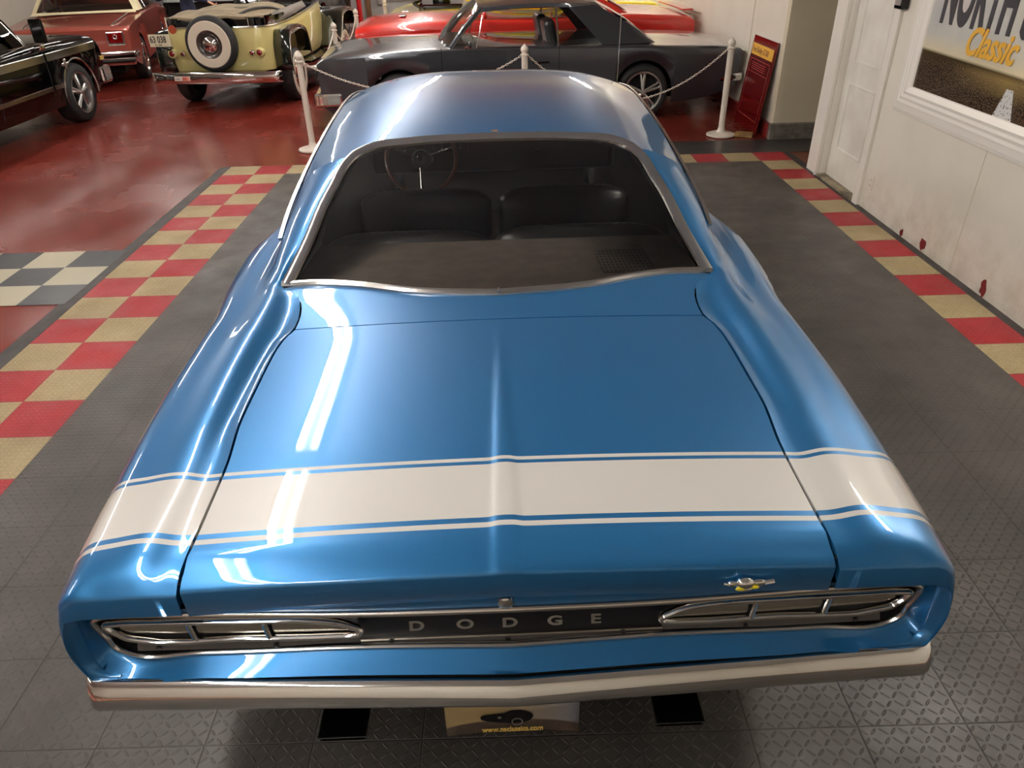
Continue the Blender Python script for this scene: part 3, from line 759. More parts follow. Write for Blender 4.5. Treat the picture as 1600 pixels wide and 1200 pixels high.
# rear bumper
def bp(x_): 
    a = min(1, abs(x_)/.95); return .034+.045*a
xs = [-.955+1.91*k/60 for k in range(61)]
prof = [(.034, .628), (.026, .642), (.017, .6495), (.009, .6495), (.001, .643), (-.008, .629), (-.0155, .614), (-.0195, .602), (-.0185, .595), (-.010, .591), (.03, .590)]
rows = []
for e, x_ in ((.055, -.985), (.022, -.982), (.008, -.972)): rows.append([Vector((x_, bp(.95)+q[0]+e, .622+(q[1]-.622)*(.93 if e > .01 else .98)-(.015 if q[1] < .605 else .004))) for q in prof])
for x_ in xs: rows.append([Vector((x_, bp(x_)+q[0], q[1]-(.015 if q[1] < .605 else .004)*abs(x_)/.95)) for q in prof])
for e, x_ in ((.008, .972), (.022, .982), (.055, .985)): rows.append([Vector((x_, bp(.95)+q[0]+e, .622+(q[1]-.622)*(.93 if e > .01 else .98)-(.015 if q[1] < .605 else .004))) for q in prof])
rows.insert(0, [p+Vector((0, .10, 0)) for p in rows[0]]); rows.append([p+Vector((0, .10, 0)) for p in rows[-1]])
b = MB(); b.grid(rows); b.build('rear_bumper', M_chrome, car, angle=60)
for x_ in (-.845, -.405, .405, .83):
    b = MB(); b.lathe([(0, -.004), (.010, -.003), (.013, .0), (.013, .006)], (x_, bp(x_)+.02, .572), 'z', 14); b.build('bumper_bolt', M_satin, car)
for s in (-1, 1):
    xc = -.428 if s < 0 else .412
    b = MB(); P = [(xc-.058, .09, .378), (xc+.058, .09, .378), (xc+.058, .09, .395), (xc-.058, .09, .395)]
    b.grid([[Vector(p)+Vector((0, .60, .05)) for p in P], [Vector(p)+Vector((0, .0, 0)) for p in P], [Vector((xc+(p[0]-xc)*.9, .09, .3865+(p[2]-.3865)*.85)) for p in P], [Vector((xc+(p[0]-xc)*.9, .25, .3865+(p[2]-.3865)*.85)) for p in P]], True)
    t_ = b.build('exhaust_tip', M_gblack, car, angle=30)
    b = MB()
    for dx in (-.059, .059): b.box((xc+dx, .14, .396), (.003, .11, .003))
    b.box((xc, .087, .396), (.118, .003, .003)); b.build('tip_edge', M_satin, t_, angle=0)
b = MB(); b.box((0, 2.9, .36), (1.66, 5.0, .16)); b.box((0, .62, .50), (1.3, .8, .2)); b.build('underbody', M_under, car, angle=0)
for (yc, zc) in AX:
    for s in (-1, 1): wheel(car, (s*.80, yc, zc), .34, .23, s, 'rally')
# license plate (show-room plate)
def plate_mat():
    m = mat('printed plate', (150, 130, 100), .35); nt = m.node_tree; bs = nt.nodes['Principled BSDF']
    tc = nt.nodes.new('ShaderNodeTexCoord'); v = tc.outputs['Object']; sx = nt.nodes.new('ShaderNodeSeparateXYZ'); nt.links.new(v, sx.inputs[0])
    x, z = sx.outputs[0], sx.outputs[2]
    sky = nmix(nt, nrange(nt, x, -.05, .17), srgb(166, 144, 100), srgb(122, 124, 134))
    rd = nmix(nt, nrange(nt, nnoise(nt, v, 400, 2), .4, .65), srgb(44, 36, 34), srgb(104, 88, 72))
    hz = nmath(nt, 'ADD', z, nmath(nt, 'MULTIPLY', nmath(nt, 'POWER', x, 2.0), 1.0))
    nt.links.new(nmix(nt, nrange(nt, hz, -.004, .004), rd, sky), bs.inputs['Base Color']); return m
pz = .395
b = MB(); n = 12; rows = []
def pl(x_, z_): return Vector((x_, .010*(1-(x_/.17)**2)*(z_/-.06 if z_ < 0 else 0)*.8, z_))
b.grid([[pl(-.168+.336*k/n, z_) for k in range(n+1)] for z_ in (.075, .04, .0, -.03, -.055, -.068)])
plt = b.build('license_plate', plate_mat(), car, loc=(-.006, .118, pz), solid=.002); plt['label'] = 'printed showroom plate with a black car picture and a web address'
text('plate_lettering', 'www.nsclassics.com', .0265, mat('plate yellow', (222, 186, 96), .5), plt, (0, -.004, -.046), (radians(88), 0, 0), .0006, 0, .72, .0006, 1.0, 'CENTER')
sil = [(-.080, .018), (-.078, .008), (-.060, .000), (-.03, -.006), (0, -.010), (.03, -.008), (.045, .002), (.052, .014), (.050, .024), (.036, .034), (.020, .040), (-.005, .039), (-.020, .030), (-.05, .027), (-.072, .024)]
b = MB(); b.prism([(p[0], -.006, p[1]) for p in sil], (0, .002, 0)); b.build('car_picture', M_gblack, plt, angle=0)
b = MB(); b.lathe([(.011, 0), (.015, 0), (.015, .001)], (.012, -.008, -.002), 'y', 18); b.build('picture_wheel', M_alu, plt, angle=0)
b = MB(); b.lathe([(0, 0), (.005, 0)], (-.032, -.008, .018), 'y', 12); b.build('picture_headlight', M_alu, plt, angle=0)
for s in (-.096, .096):
    b = MB(); b.lathe([(0, 0), (.0042, 0)], (s, -.010, -.047), 'y', 10); b.build('mounting_hole', M_under, plt, angle=0)
# interior
def seatback(name, xa, xb, y, z, tip):
    b = MB(); w_ = (xb-xa)/2; xc = (xa+xb)/2; rows = []
    n = 40
    for k in range(n+1):
        u = -1+2*k/n; x_ = xc+u*w_; edge = (1-abs(u)**8)
        zt_ = z-.05*(1-edge)-.012*abs(u)**2+ .003*(k % 2)*(1 if abs(u) < .75 else 0)
        dpt = .085*(edge**.5)+.02
        rows.append([Vector((x_, y+tip-dpt*.9, z-.42)), Vector((x_, y-dpt*.9+.01, z-.12)), Vector((x_, y-dpt*.55, zt_-.022)), Vector((x_, y-dpt*.3, zt_-.004)), Vector((x_, y, zt_)), Vector((x_, y+dpt*.5, zt_-.012)), Vector((x_, y+dpt*.9, z-.10)), Vector((x_, y+dpt+.04, z-.42))])
    b.grid(rows)
    for r in (rows[0], rows[-1]): b.add(r, [tuple(range(8))])
    return b.build(name, M_vinyl, car, angle=60)
seatback('front_seat', -.735, -.02, 2.93, .90, -.05); seatback('front_seat', .02, .735, 2.93, .90, -.05)
seatback('rear_seat', -.80, -.03, 2.27, .90, -.03); seatback('rear_seat', -.01, .80, 2.27, .91, -.03)
b = MB(); b.box((0, 2.55, .50), (1.5, .8, .3)); b.build('rear_cushion', M_vinyl, car, angle=0, bevel=.03)
b = MB(); b.box((0, 3.2, .48), (1.5, .55, .26)); b.build('front_cushion', M_vinyl, car, angle=0, bevel=.03)
b = MB(); b.grid([[(-.80, 1.36, .93), (.80, 1.36, .93)], [(-.80, 1.6, .93), (.80, 1.6, .93)], [(-.80, 2.17, .885), (.80, 2.17, .885)], [(-.80, 2.20, .80), (.80, 2.20, .80)]]); b.build('parcel_shelf', M_shelf, car, angle=30)
def perf_mat():
    m = mat('perforated shelf patch', (74, 66, 60), .8); nt = m.node_tree; bs = nt.nodes['Principled BSDF']
    tc = nt.nodes.new('ShaderNodeTexCoord'); sx = nt.nodes.new('ShaderNodeSeparateXYZ'); nt.links.new(tc.outputs['Object'], sx.inputs[0])
    fx = nmath(nt, 'SUBTRACT', nmath(nt, 'FRACT', nmath(nt, 'DIVIDE', sx.outputs[0], .017)), .5); fy = nmath(nt, 'SUBTRACT', nmath(nt, 'FRACT', nmath(nt, 'DIVIDE', sx.outputs[1], .036)), .5)
    d = nmath(nt, 'ADD', nmath(nt, 'MULTIPLY', fx, fx), nmath(nt, 'MULTIPLY', fy, fy))
    nt.links.new(nmix(nt, nrange(nt, d, .05, .09), (.004, .004, .004, 1), srgb(98, 88, 80)), bs.inputs['Base Color']); return m
b = MB(); b.grid([[(.42, 1.66, .9295), (.63, 1.66, .9295)], [(.42, 1.95, .9075), (.63, 1.95, .9075)]]); b.build('speaker_grille', perf_mat(), car, solid=.003)
for s in (-1, 1):                            # dark inner pillar linings
    b = MB(); b.grid([[(s*.80, 1.50, .96), (s*.755, 1.7, 1.045), (s*.725, 1.93, 1.12), (s*.69, 2.2, 1.18), (s*.76, 2.4, 1.13)], [(s*.84, 1.50, .78), (s*.86, 1.7, .78), (s*.86, 1.93, .78), (s*.86, 2.2, .78), (s*.86, 2.4, .78)]]); b.build('inner_lining', M_vinyl, car)
    b = MB(); b.grid([[(s*.87, y, .955) for y in (2.3, 3, 4, 4.5)], [(s*.82, y, .93) for y in (2.3, 3, 4, 4.5)], [(s*.83, y, .35) for y in (2.3, 3, 4, 4.5)]]); b.build('door_card', M_vinyl, car)
b = MB(); rows = []
rows = [[(x_, 2.50, 1.262-.05*(x_/.6)**4) for x_ in (-.72, -.4, 0, .4, .72)], [(x_, 3.9, 1.30-.05*(x_/.6)**4) for x_ in (-.72, -.4, 0, .4, .72)]]
b.grid(rows); b.build('headliner', M_vinyl, car)
b = MB(); b.box((0, 4.05, .84), (1.62, .30, .26)); b.build('dashboard', M_vinyl, car, angle=0, bevel=.04)
b = MB(); b.box((-.42, 3.885, .90), (.52, .02, .09)); gp = b.build('gauge_cluster', M_black, car, angle=0, bevel=.005)
for k in range(4):
    b = MB(); b.lathe([(.030, 0), (.034, -.004), (.034, .004)], (-.60+.12*k, 3.872, .90), 'y', 20); b.build('gauge_ring', M_chrome, gp)
b = MB(); b.box((.30, 3.885, .86), (.05, .012, .012)); b.build('glovebox_latch', M_chrome, car, angle=0)
# steering wheel: tilted ring
swr = .205; swc = Vector((-.425, 3.36, .955)); tl_ = radians(64)
def SW(a, r_, d_=0): return swc+Vector((cos(a)*r_, -d_*sin(tl_)+sin(a)*r_*cos(tl_), sin(a)*r_*sin(tl_)+d_*cos(tl_)))
b = MB(); rows = [[SW(2*pi*k/48, swr+.012*cos(2*pi*j/8), .012*sin(2*pi*j/8)) for j in range(8)] for k in range(48)]; rows.append(rows[0]); b.grid(rows, True)
sw = b.build('steering_wheel', M_wood, car)
b = MB()
for a in (radians(18), radians(162), radians(270)): b.tube([SW(a, .04), SW(a, swr)], [.012, .009], 6, flat=.4)
b.build('spoke', M_satin, sw)
b = MB(); b.tube([SW(0, 0, -.02), SW(0, 0, .03)], [.06, .042], 20); b.build('hub', M_black, sw)
b = MB(); b.tube([SW(0, 0, .030), SW(0, 0, .034)], [.022, .018], 20); b.build('horn_button', M_satin, sw)
b = MB(); b.tube([SW(0, 0, -.02), (-.425, 3.95, .80)], .03, 10); b.build('steering_column', M_black, sw)

# ------------------------------------------------------------------ generic background car builder
def bgcar(root, S):
    """S: L, tab rows (y, zc, ze, xe, zs, w), axles, R, zr, paint"""
    ax = [(y, S['R']) for y in S['axles']]; AR_ = S['R']*S.get('arch', 1.18)
    def sec(y, sgn):
        zc, ze, xe, zs, w_ = interp(S['tab'], y)
        top = [Vector((xe*k/4, y, ze+(zc-ze)*(1-(k/4)**2))) for k in range(4)]
        top += cat([(xe, y, ze), (lerp(xe, w_, .55), y, lerp(ze, zs, .18)), (lerp(xe, w_, .9), y, lerp(ze, zs, .55)), (w_, y, zs)], 3)
        zb = arch_z(y, interp(S['zr'], y)[0], ax, AR_)
        low = [Vector((x, y, z)) for x, z in side_rows(w_, zs, zb, S.get('bulge', .01), S.get('tuck', .06), 8)]
        return [Vector((sgn*p.x, p.y, p.z)) for p in top+low]
    ys = dense(0, S['L'], .09, ax, AR_)
    b = MB()
    for sgn in (-1, 1): b.grid([sec(y, sgn) for y in ys])
    for y in (ys[0], ys[-1]):
        l, r = sec(y, -1), sec(y, 1); b.grid([l, r])
    body = b.build('body_shell', S['paint'], root, angle=S.get('ang', 38))
    b = MB(); wmin = min(r[5] for r in S['tab']); b.box((0, S['L']/2, .30), (wmin*1.5, S['L']-.5, .14)); b.build('underbody', M_under, root, angle=0)
    for y in S['axles']:
        for s in (-1, 1):
            wheel(root, (s*S['track'], y, S['R']), S['R'], S.get('tw', .2), s, S.get('style', 'rally'), S.get('rimR', .66), S.get('ww', False), S.get('rim'))
    return body, sec
def panel(name, A, B, m, root, n=10, bow=(0, 0, 0), solid=0):
    a, c = resample(A, n), resample(B, n)
    rows = [[p.lerp(q, t)+Vector(bow)*4*t*(1-t) for p, q in zip(a, c)] for t in (0, .25, .5, .75, 1)]
    b = MB(); b.grid(rows); return b.build(name, m, root, solid=solid)
def greenhouse(root, G, paint, gl=None, chrome=M_satin):
    """G: yb0 rear glass base, yr0 roof rear, yr1 roof front, yb1 windshield base; zb belt; zt/ze roof; wb, wt; cb, ct: rear edge of side glass at belt / top; vent"""
    gl = gl or M_clear
    z0 = G['zb']; hw = G['wb']; tw = G['wt']; zt, ze = G['zt'], G['ze']
    def rz(x, y):
        k = 1-.035*((y-(G['yr0']+G['yr1'])/2)/((G['yr1']-G['yr0'])/2))**2/1
        return (ze+(zt-ze)*(1-(abs(x)/tw)**3))-.035*((y-(G['yr0']+G['yr1'])/2)/((G['yr1']-G['yr0'])/2))**2
    b = MB(); b.grid([[(tw*u, y, rz(tw*u, y)) for u in [k/10 for k in range(-10, 11)]] for y in dense(G['yr0'], G['yr1'], .12)])
    # rear pillars are one sheet with the roof
    for s in (-1, 1):
        gi0 = Vector((s*G.get('rb', hw*.86), G['yb0'], z0+.01)); gi1 = Vector((s*tw*.86, G['yr0'], rz(tw*.86, G['yr0'])))
        e0 = Vector((s*hw, G['cb'], z0)); e1 = Vector((s*tw, G['ct'], rz(tw, G['ct'])-.045)); eb = Vector((s*hw*.99, G['yb0']+.02, z0)); e2 = Vector((s*tw, G['yr0'], rz(tw, G['yr0'])))
        et = Vector((s*tw, G['ct'], rz(tw, G['ct'])))
        # outer face of the pillar
        b.grid([resample([eb, e0], 8), resample([eb.lerp(e2, .5)+Vector((s*.015, -.02, .01)), e0.lerp(e1, .5)+Vector((s*.02, 0, 0))], 8), resample([e2, e1], 8)])
        b.grid([resample([e2, et], 6), resample([e2, e1], 6)])
        b.grid([resample([gi0, gi1], 8), resample([eb, eb.lerp(e2, .5)+Vector((s*.015, -.02, .01)), e2], 8)])
        b.grid([[gi1, e2], [Vector((s*tw*.86, G['yr0']+.05, rz(tw*.86, G['yr0']+.05))), Vector((s*tw, G['yr0']+.05, rz(tw, G['yr0']+.05)))]])
        # cant rail above the side glass
        yy_ = [lerp(G['ct'], G['yr1'], k/8) for k in range(9)]
        b.grid([[(s*tw, y, rz(tw, y)) for y in yy_], [(s*(tw+.012), y, rz(tw, y)-.045) for y in yy_]])
    b.build('roof', paint, root, angle=45)
    u = [k/8 for k in range(-8, 9)]
    rb = G.get('rb', hw*.86)
    panel('rear_window', [(rb*k, G['yb0']+.10*k*k*.5-.03, z0+.01) for k in u], [(tw*.86*k, G['yr0']+.02, rz(tw*.86*k, G['yr0'])-.004) for k in u], gl, root, 17, (0, -.02, .03))
    panel('windshield', [(hw*.93*k, G['yb1']-.16*k*k, z0+.0) for k in u], [(tw*.95*k, G['yr1']-.05*k*k, rz(tw*.95*k, G['yr1'])-.004) for k in u], gl, root, 17, (0, .03, .03))
    b = MB(); sweep(b, [(hw*.93*k, G['yb1']-.16*k*k, z0+.004) for k in u], [(-.012, 0), (0, .01), (.012, 0)], (0, 0, 1)); b.build('windshield_trim', chrome, root)
    b = MB(); sweep(b, [(rb*k, G['yb0']+.05*k*k-.03, z0+.014) for k in u], [(-.012, 0), (0, .01), (.012, 0)], (0, 0, 1)); b.build('rear_window_trim', chrome, root)
    for s in (-1, 1):
        a0 = Vector((s*hw*.95, G['yb1']-.15, z0)); a1 = Vector((s*tw*.98, G['yr1']-.03, rz(tw*.97, G['yr1'])-.01))
        b = MB(); b.tube([a0, a0.lerp(a1, .5)+Vector((s*.012, .012, .01)), a1], .022, 8); b.build('windshield_pillar', paint, root)
        b = MB(); b.tube([a0+Vector((s*.01, -.03, 0)), a0.lerp(a1, .5)+Vector((s*.022, -.02, 0)), a1+Vector((s*.012, -.03, -.01))], .010, 6); b.build('window_frame', G.get('frame', chrome), root)
        # door glass and quarter glass
        def bot(y): return Vector((s*hw, y, z0))
        def top(y): return Vector((s*(tw+.010), y, rz(tw, y)-.045))
        if G.get('doorglass', True):
            panel('door_window', [bot(G['bs']), bot(G['yb1']-.22)], [top(G['bs']+.0), top(G['yr1']-.06)], gl, root, 6, (s*.02, 0, 0))
        panel('quarter_window', [bot(G['cb']+.015), bot(G['bs']-.02)], [top(G['ct']+.01), top(G['bs']-.02)], gl, root, 6, (s*.02, 0, 0))
        b = MB(); b.tube([bot(G['bs']-.01), (bot(G['bs']-.01)+top(G['bs']-.01))/2+Vector((s*.02, 0, 0)), top(G['bs']-.01)], .012, 6); b.build('window_divider', G.get('frame', chrome), root)
        b = MB(); b.tube([bot(G['cb']), bot(G['yb1']-.2)], .009, 6); b.build('belt_trim', chrome, root)
    return rz
def seat(root, x, y, m=M_vinyl, z=.45, h=.55):
    b = MB(); b.box((x, y+.28, z-.08), (.5, .5, .18)); b.box((x, y-.05, z+h/2+.03), (.44, .14, h+.24), Matrix.Rotation(-.2, 3, 'X'))
    return b.build('seat', m, root, angle=0, bevel=.05)
def on_side(sec, y, z, s):                   # x of the body side at (y, z)
    p = sec(y, s); best = min(p[6:], key=lambda q: abs(q.z-z)); return best.x
def seam(root, sec, y, s, z0=.30, name='door_seam'):
    p = [q+Vector((s*.001, 0, 0)) for q in sec(y, s)[6:] if q.z > z0]
    b = MB(); sweep(b, p, [(-.004, -.001), (-.004, .002), (.004, .002), (.004, -.001)], (s, 0, .2)); return b.build(name, M_under, root)

# ------------------------------------------------------------------ charcoal coupe across the bay
M_char = mat('charcoal metallic paint', (.045, .05, .06, 1), .3, .5, coat=1., coat_rough=.02)
nova = thing('car', 'charcoal grey two-door coupe parked sideways behind the blue car', 'car', (2.92, 10.64, 0), radians(94.8))
Sn = dict(L=5.2, paint=M_char, axles=(1.22, 4.25), R=.33, track=.77, tw=.22, style='spoke', rimR=.72, arch=1.13, rim=M_alu,
          zr=[(0, .36), (.4, .24), (.9, .19), (5.0, .19), (5.2, .30)], bulge=.012, tuck=.07,
          tab=[(0, .80, .80, .74, .775, .88), (.03, .83, .82, .76, .79, .90), (.3, .86, .845, .78, .80, .92), (.9, .89, .87, .80, .83, .93), (1.3, .91, .89, .80, .86, .935), (1.9, .91, .90, .80, .87, .935), (3.5, .94, .92, .78, .90, .935), (4.2, .94, .92, .74, .875, .93), (4.9, .90, .89, .72, .85, .92), (5.12, .86, .855, .70, .83, .91), (5.2, .82, .815, .70, .79, .89)])
nb, nsec = bgcar(nova, Sn)
greenhouse(nova, dict(yb0=1.08, yr0=1.80, yr1=3.25, yb1=3.78, zb=.895, zt=1.42, ze=1.35, wb=.86, wt=.62, cb=1.76, ct=2.14, bs=2.31, rb=.74, doorglass=False), M_char)
for s in (-1, 1):
    for y in (2.30, 3.72): seam(nova, nsec, y, s, .24)
    b = MB(); b.box((s*(.942), 2.52, .735), (.03, .20, .022)); b.build('door_handle', M_gblack, nova, angle=0, bevel=.008)
    b = MB(); b.tube([(s*.90, 3.42, .90), (s*.97, 3.43, .93), (s*1.0, 3.40, .95)], .008, 6); mr = b.build('mirror', M_chrome, nova)
    b = MB(); b.sph((s*1.0, 3.38, .965), .055, 14, 8, (1, .4, .7)); b.build('mirror_head', M_char, mr)
    b = MB(); b.tube([(s*.87, 3.30, .90), (s*.80, 3.24, 1.09), (s*.70, 3.20, 1.25)], .008, 6); b.build('vent_window_bar', M_satin, nova)
    panel('vent_window', [(s*.865, 3.31, .90), (s*.865, 3.58, .90)], [(s*.70, 3.20, 1.25), (s*.66, 3.22, 1.27)], M_clear, nova, 5)
    seat(nova, s*.38, 2.35, M_vinyl, .46, .56)
b = MB(); b.box((0, .0, .47), (1.80, .10, .10)); b.box((.86, .13, .47), (.08, .28, .10)); b.box((-.86, .13, .47), (.08, .28, .10)); b.build('rear_bumper', M_chrome, nova, angle=0, bevel=.03)
b = MB(); b.box((0, 5.24, .40), (1.84, .10, .16)); b.box((.88, 5.10, .40), (.10, .30, .16)); b.box((-.88, 5.10, .40), (.10, .30, .16)); b.build('front_bumper', M_chrome, nova, angle=0, bevel=.03)
b = MB(); b.box((0, 5.205, .66), (1.5, .02, .20)); b.build('grille', M_gblack, nova, angle=0)
b = MB()
for s in (-1, 1): b.lathe([(0, .0), (.08, .01), (.09, .03)], (s*.72, 5.225, .68), 'y', 20); b.build('headlight', M_chrome, nova); b = MB()
b = MB(); b.box((0, 3.55, .84), (1.4, .3, .2)); b.build('dashboard', M_vinyl, nova, angle=0, bevel=.04)
b = MB(); b.box((0, 1.85, .62), (1.3, .5, .4)); b.build('rear_seat', M_vinyl, nova, angle=0, bevel=.06)

# ------------------------------------------------------------------ red coupe
M_red = mat('bright red paint', (.62, .02, .012, 1), .3, coat=1., coat_rough=.02)
redc = thing('car', 'bright red coupe parked sideways behind the charcoal coupe', 'car', (2.93, 13.1, 0), radians(92.5))
Sr = dict(L=5.15, paint=M_red, axles=(1.1, 4.1), R=.34, track=.78, tw=.2, zr=[(0, .4), (.4, .28), (5.15, .3)],
          tab=[(0, .90, .90, .72, .86, .90), (.06, .97, .955, .76, .90, .93), (.5, 1.02, .995, .78, .93, .96), (1.2, 1.04, 1.02, .78, .96, .97), (2.2, .99, .97, .80, .91, .93), (3.4, 1.02, .99, .78, .91, .93), (4.3, 1.04, .99, .72, .89, .93), (5.0, .99, .95, .70, .86, .91), (5.15, .93, .90, .70, .80, .88)])
rb_, rsec = bgcar(redc, Sr)
greenhouse(redc, dict(yb0=.95, yr0=1.75, yr1=3.0, yb1=3.6, zb=.985, zt=1.42, ze=1.37, wb=.84, wt=.62, cb=1.7, ct=2.0, bs=2.2, rb=.72), M_red)
for s in (-1, 1):
    seam(redc, rsec, 2.2, s); seam(redc, rsec, 3.5, s)
    b = MB(); b.sph((s*.98, 3.2, 1.05), .07, 14, 8, (1, .5, .75)); b.tube([(s*.86, 3.24, .98), (s*.97, 3.22, 1.03)], .012, 6); b.build('mirror', M_red, redc)
    b = MB(); b.box((s*.38, 4.45, 1.035), (.26, .10, .008)); b.build('hood_vent', M_satin, redc, angle=0, bevel=.002)
b = MB(); sweep(b, [(-.915, 3.5, .885), (-.92, 4.3, .868), (-.895, 5.0, .845), (-.86, 5.14, .81)], [(-.008, 0), (0, .006), (.008, 0)], (-.5, 0, 1)); b.build('fender_gap', M_under, redc)
b = MB(); b.box((0, 5.2, .52), (1.8, .1, .14)); b.build('front_bumper', M_chrome, redc, angle=0, bevel=.03)
b = MB(); b.box((0, -.05, .52), (1.8, .1, .14)); b.build('rear_bumper', M_chrome, redc, angle=0, bevel=.03)
b = MB(); b.box((0, -.0, .90), (1.5, .02, .05)); b.build('tail_trim', M_satin, redc, angle=0)
b = MB()
b.grid([[(-.80, .02, 1.03), (-.80, .18, 1.03)], [(.80, .02, 1.03), (.80, .18, 1.03)]]); b.build('spoiler', M_red, redc, angle=0, solid=.02)

# ------------------------------------------------------------------ yellow car with its hood up
M_yel = mat('bright yellow paint', (.90, .74, .01, 1), .25, coat=1.)
yel = thing('car', 'yellow car with its hood propped open behind the red coupe', 'car', (2.9, 15.6, 0), radians(91))
Sy = dict(L=4.95, paint=M_yel, axles=(1.0, 4.0), R=.34, track=.78, tw=.2, zr=[(0, .4), (.4, .28), (4.95, .3)],
          tab=[(0, .90, .90, .72, .84, .88), (.1, .98, .97, .76, .90, .92), (1.2, 1.02, 1.0, .78, .95, .95), (3.2, 1.0, .98, .80, .93, .93), (3.5, .93, .93, .74, .93, .93), (4.7, .90, .90, .72, .91, .92), (4.95, .86, .86, .70, .82, .88)])
bgcar(yel, Sy)
greenhouse(yel, dict(yb0=.9, yr0=1.6, yr1=2.8, yb1=3.3, zb=.99, zt=1.40, ze=1.35, wb=.82, wt=.60, cb=1.6, ct=1.9, bs=2.1, rb=.70), M_yel)
panel('hood', [(-.74, 3.35, 1.02), (0, 3.35, 1.05), (.74, 3.35, 1.02)], [(-.74, 4.70, 1.36), (0, 4.74, 1.40), (.74, 4.70, 1.36)], M_yel, yel, 11, (0, 0, .03), .03)
b = MB(); b.box((0, 4.0, .88), (.9, .8, .22)); b.lathe([(0, .26), (.16, .26), (.17, .20), (.17, .14), (.05, .12)], (0, 4.0, .80), 'z', 20); b.build('engine', M_gblack, yel, angle=30, bevel=0)
b = MB(); b.tube([(-.5, 4.3, .9), (-.3, 4.5, 1.0), (.1, 4.4, 1.02)], .03, 8); b.build('hose', M_black, yel)
b = MB(); b.box((0, 5.0, .5), (1.8, .1, .14)); b.build('front_bumper', M_chrome, yel, angle=0, bevel=.03)

# ------------------------------------------------------------------ black car at the far wall
bk = thing('car', 'black car with chrome wheels far back beside the red pipe', 'car', (-4.72, 16.55, 0), 0)
Sb = dict(L=4.7, paint=M_gblack, axles=(1.0, 3.35), R=.40, track=.84, tw=.22, zr=[(0, .4), (4.7, .35)], style='spoke', rim=M_chrome,
          tab=[(0, .90, .88, .72, .82, .88), (.5, 1.0, .98, .76, .92, .92), (2.5, 1.02, 1.0, .80, .93, .93), (4.3, 1.0, .97, .72, .90, .92), (4.7, .88, .86, .70, .80, .86)])
bgcar(bk, Sb)
greenhouse(bk, dict(yb0=.6, yr0=1.2, yr1=2.5, yb1=3.0, zb=.98, zt=1.42, ze=1.36, wb=.82, wt=.62, cb=1.1, ct=1.4, bs=1.8, rb=.70), M_gblack)

# ------------------------------------------------------------------ black pickup at the left edge
pk = thing('pickup_truck', 'glossy black pickup truck cut off by the left edge of the picture', 'truck', (-6.68, 6.25, 0), radians(0))
Sp = dict(L=5.12, paint=M_gblack, axles=(1.0, 4.28), R=.37, track=.86, tw=.26, style='spoke', rimR=.68, arch=1.12, zr=[(0, .40), (.6, .28), (4.7, .28), (5.12, .42)], rim=M_alu, bulge=.02, tuck=.05, ang=30,
          tab=[(0, .98, .98, .86, .93, .96), (2.2, .98, .98, .86, .93, .98), (2.5, 1.0, .99, .86, .95, .99), (3.8, 1.07, 1.045, .84, .985, .99), (4.7, 1.05, 1.03, .82, .97, .985), (4.98, 1.02, 1.0, .80, .95, .97), (5.12, .92, .90, .80, .86, .95)])
pb, psec = bgcar(pk, Sp)
greenhouse(pk, dict(yb0=2.25, yr0=2.45, yr1=3.25, yb1=3.72, zb=1.03, zt=1.66, ze=1.60, wb=.88, wt=.68, cb=2.35, ct=2.5, bs=2.6, rb=.78), M_gblack)
for s in (-1, 1):
    for y in (2.5, 3.62): seam(pk, psec, y, s, .3)
    for (za, zb_, nm) in ((.835, .93, 'upper_moulding'), (.50, .555, 'lower_moulding')):
        for (ya, yb_) in ((.1, 3.6), (3.64, 3.86 if za < .6 else 4.95)):
            b = MB(); rows = []
            for k in range(13):
                y = lerp(ya, yb_, k/12); x_ = interp(Sp['tab'], y)[4]+.012+(-.006 if za < .6 else .002)
                rows.append([(s*x_, y, za), (s*(x_+.008), y, za+.006), (s*(x_+.008), y, zb_-.006), (s*x_, y, zb_)])
            b.grid(rows); b.build(nm, M_satin, pk)
    b = MB(); P = [(s*.995, 4.28+.425*cos(a), .37+.425*sin(a)) for a in [radians(-8+196*k/24) for k in range(25)]]
    sweep(b, P, [(-.014, 0), (-.004, .012), (.012, .008), (.014, 0)], (s, 0, 0)); b.build('arch_moulding', M_satin, pk)
    b = MB(); b.box((s*1.013, 4.02, .76), (.008, .17, .035)); b.box((s*1.015, 4.02, .76), (.012, .055, .12)); b.build('fender_badge', M_satin, pk, angle=0, bevel=.004)
    b = MB(); b.box((s*1.10, 3.50, 1.20), (.16, .05, .26)); b.build('mirror', M_gblack, pk, angle=0, bevel=.02)
    b = MB(); b.box((s*1.04, 3.52, 1.02), (.10, .10, .07)); b.build('mirror_bracket', M_chrome, pk, angle=0, bevel=.02)
    b = MB(); b.box((s*.985, 5.06, .70), (.012, .10, .05)); b.build('marker_light', mat('amber marker', (190, 160, 90), .3), pk, angle=0)
b = MB(); b.box((0, 5.18, .48), (1.94, .14, .22)); b.box((.95, 5.08, .48), (.10, .26, .22)); b.box((-.95, 5.08, .48), (.10, .26, .22)); b.build('front_bumper', M_chrome, pk, angle=0, bevel=.035)
b = MB(); b.box((0, 5.10, .77), (1.7, .03, .22)); b.build('grille', M_satin, pk, angle=0)

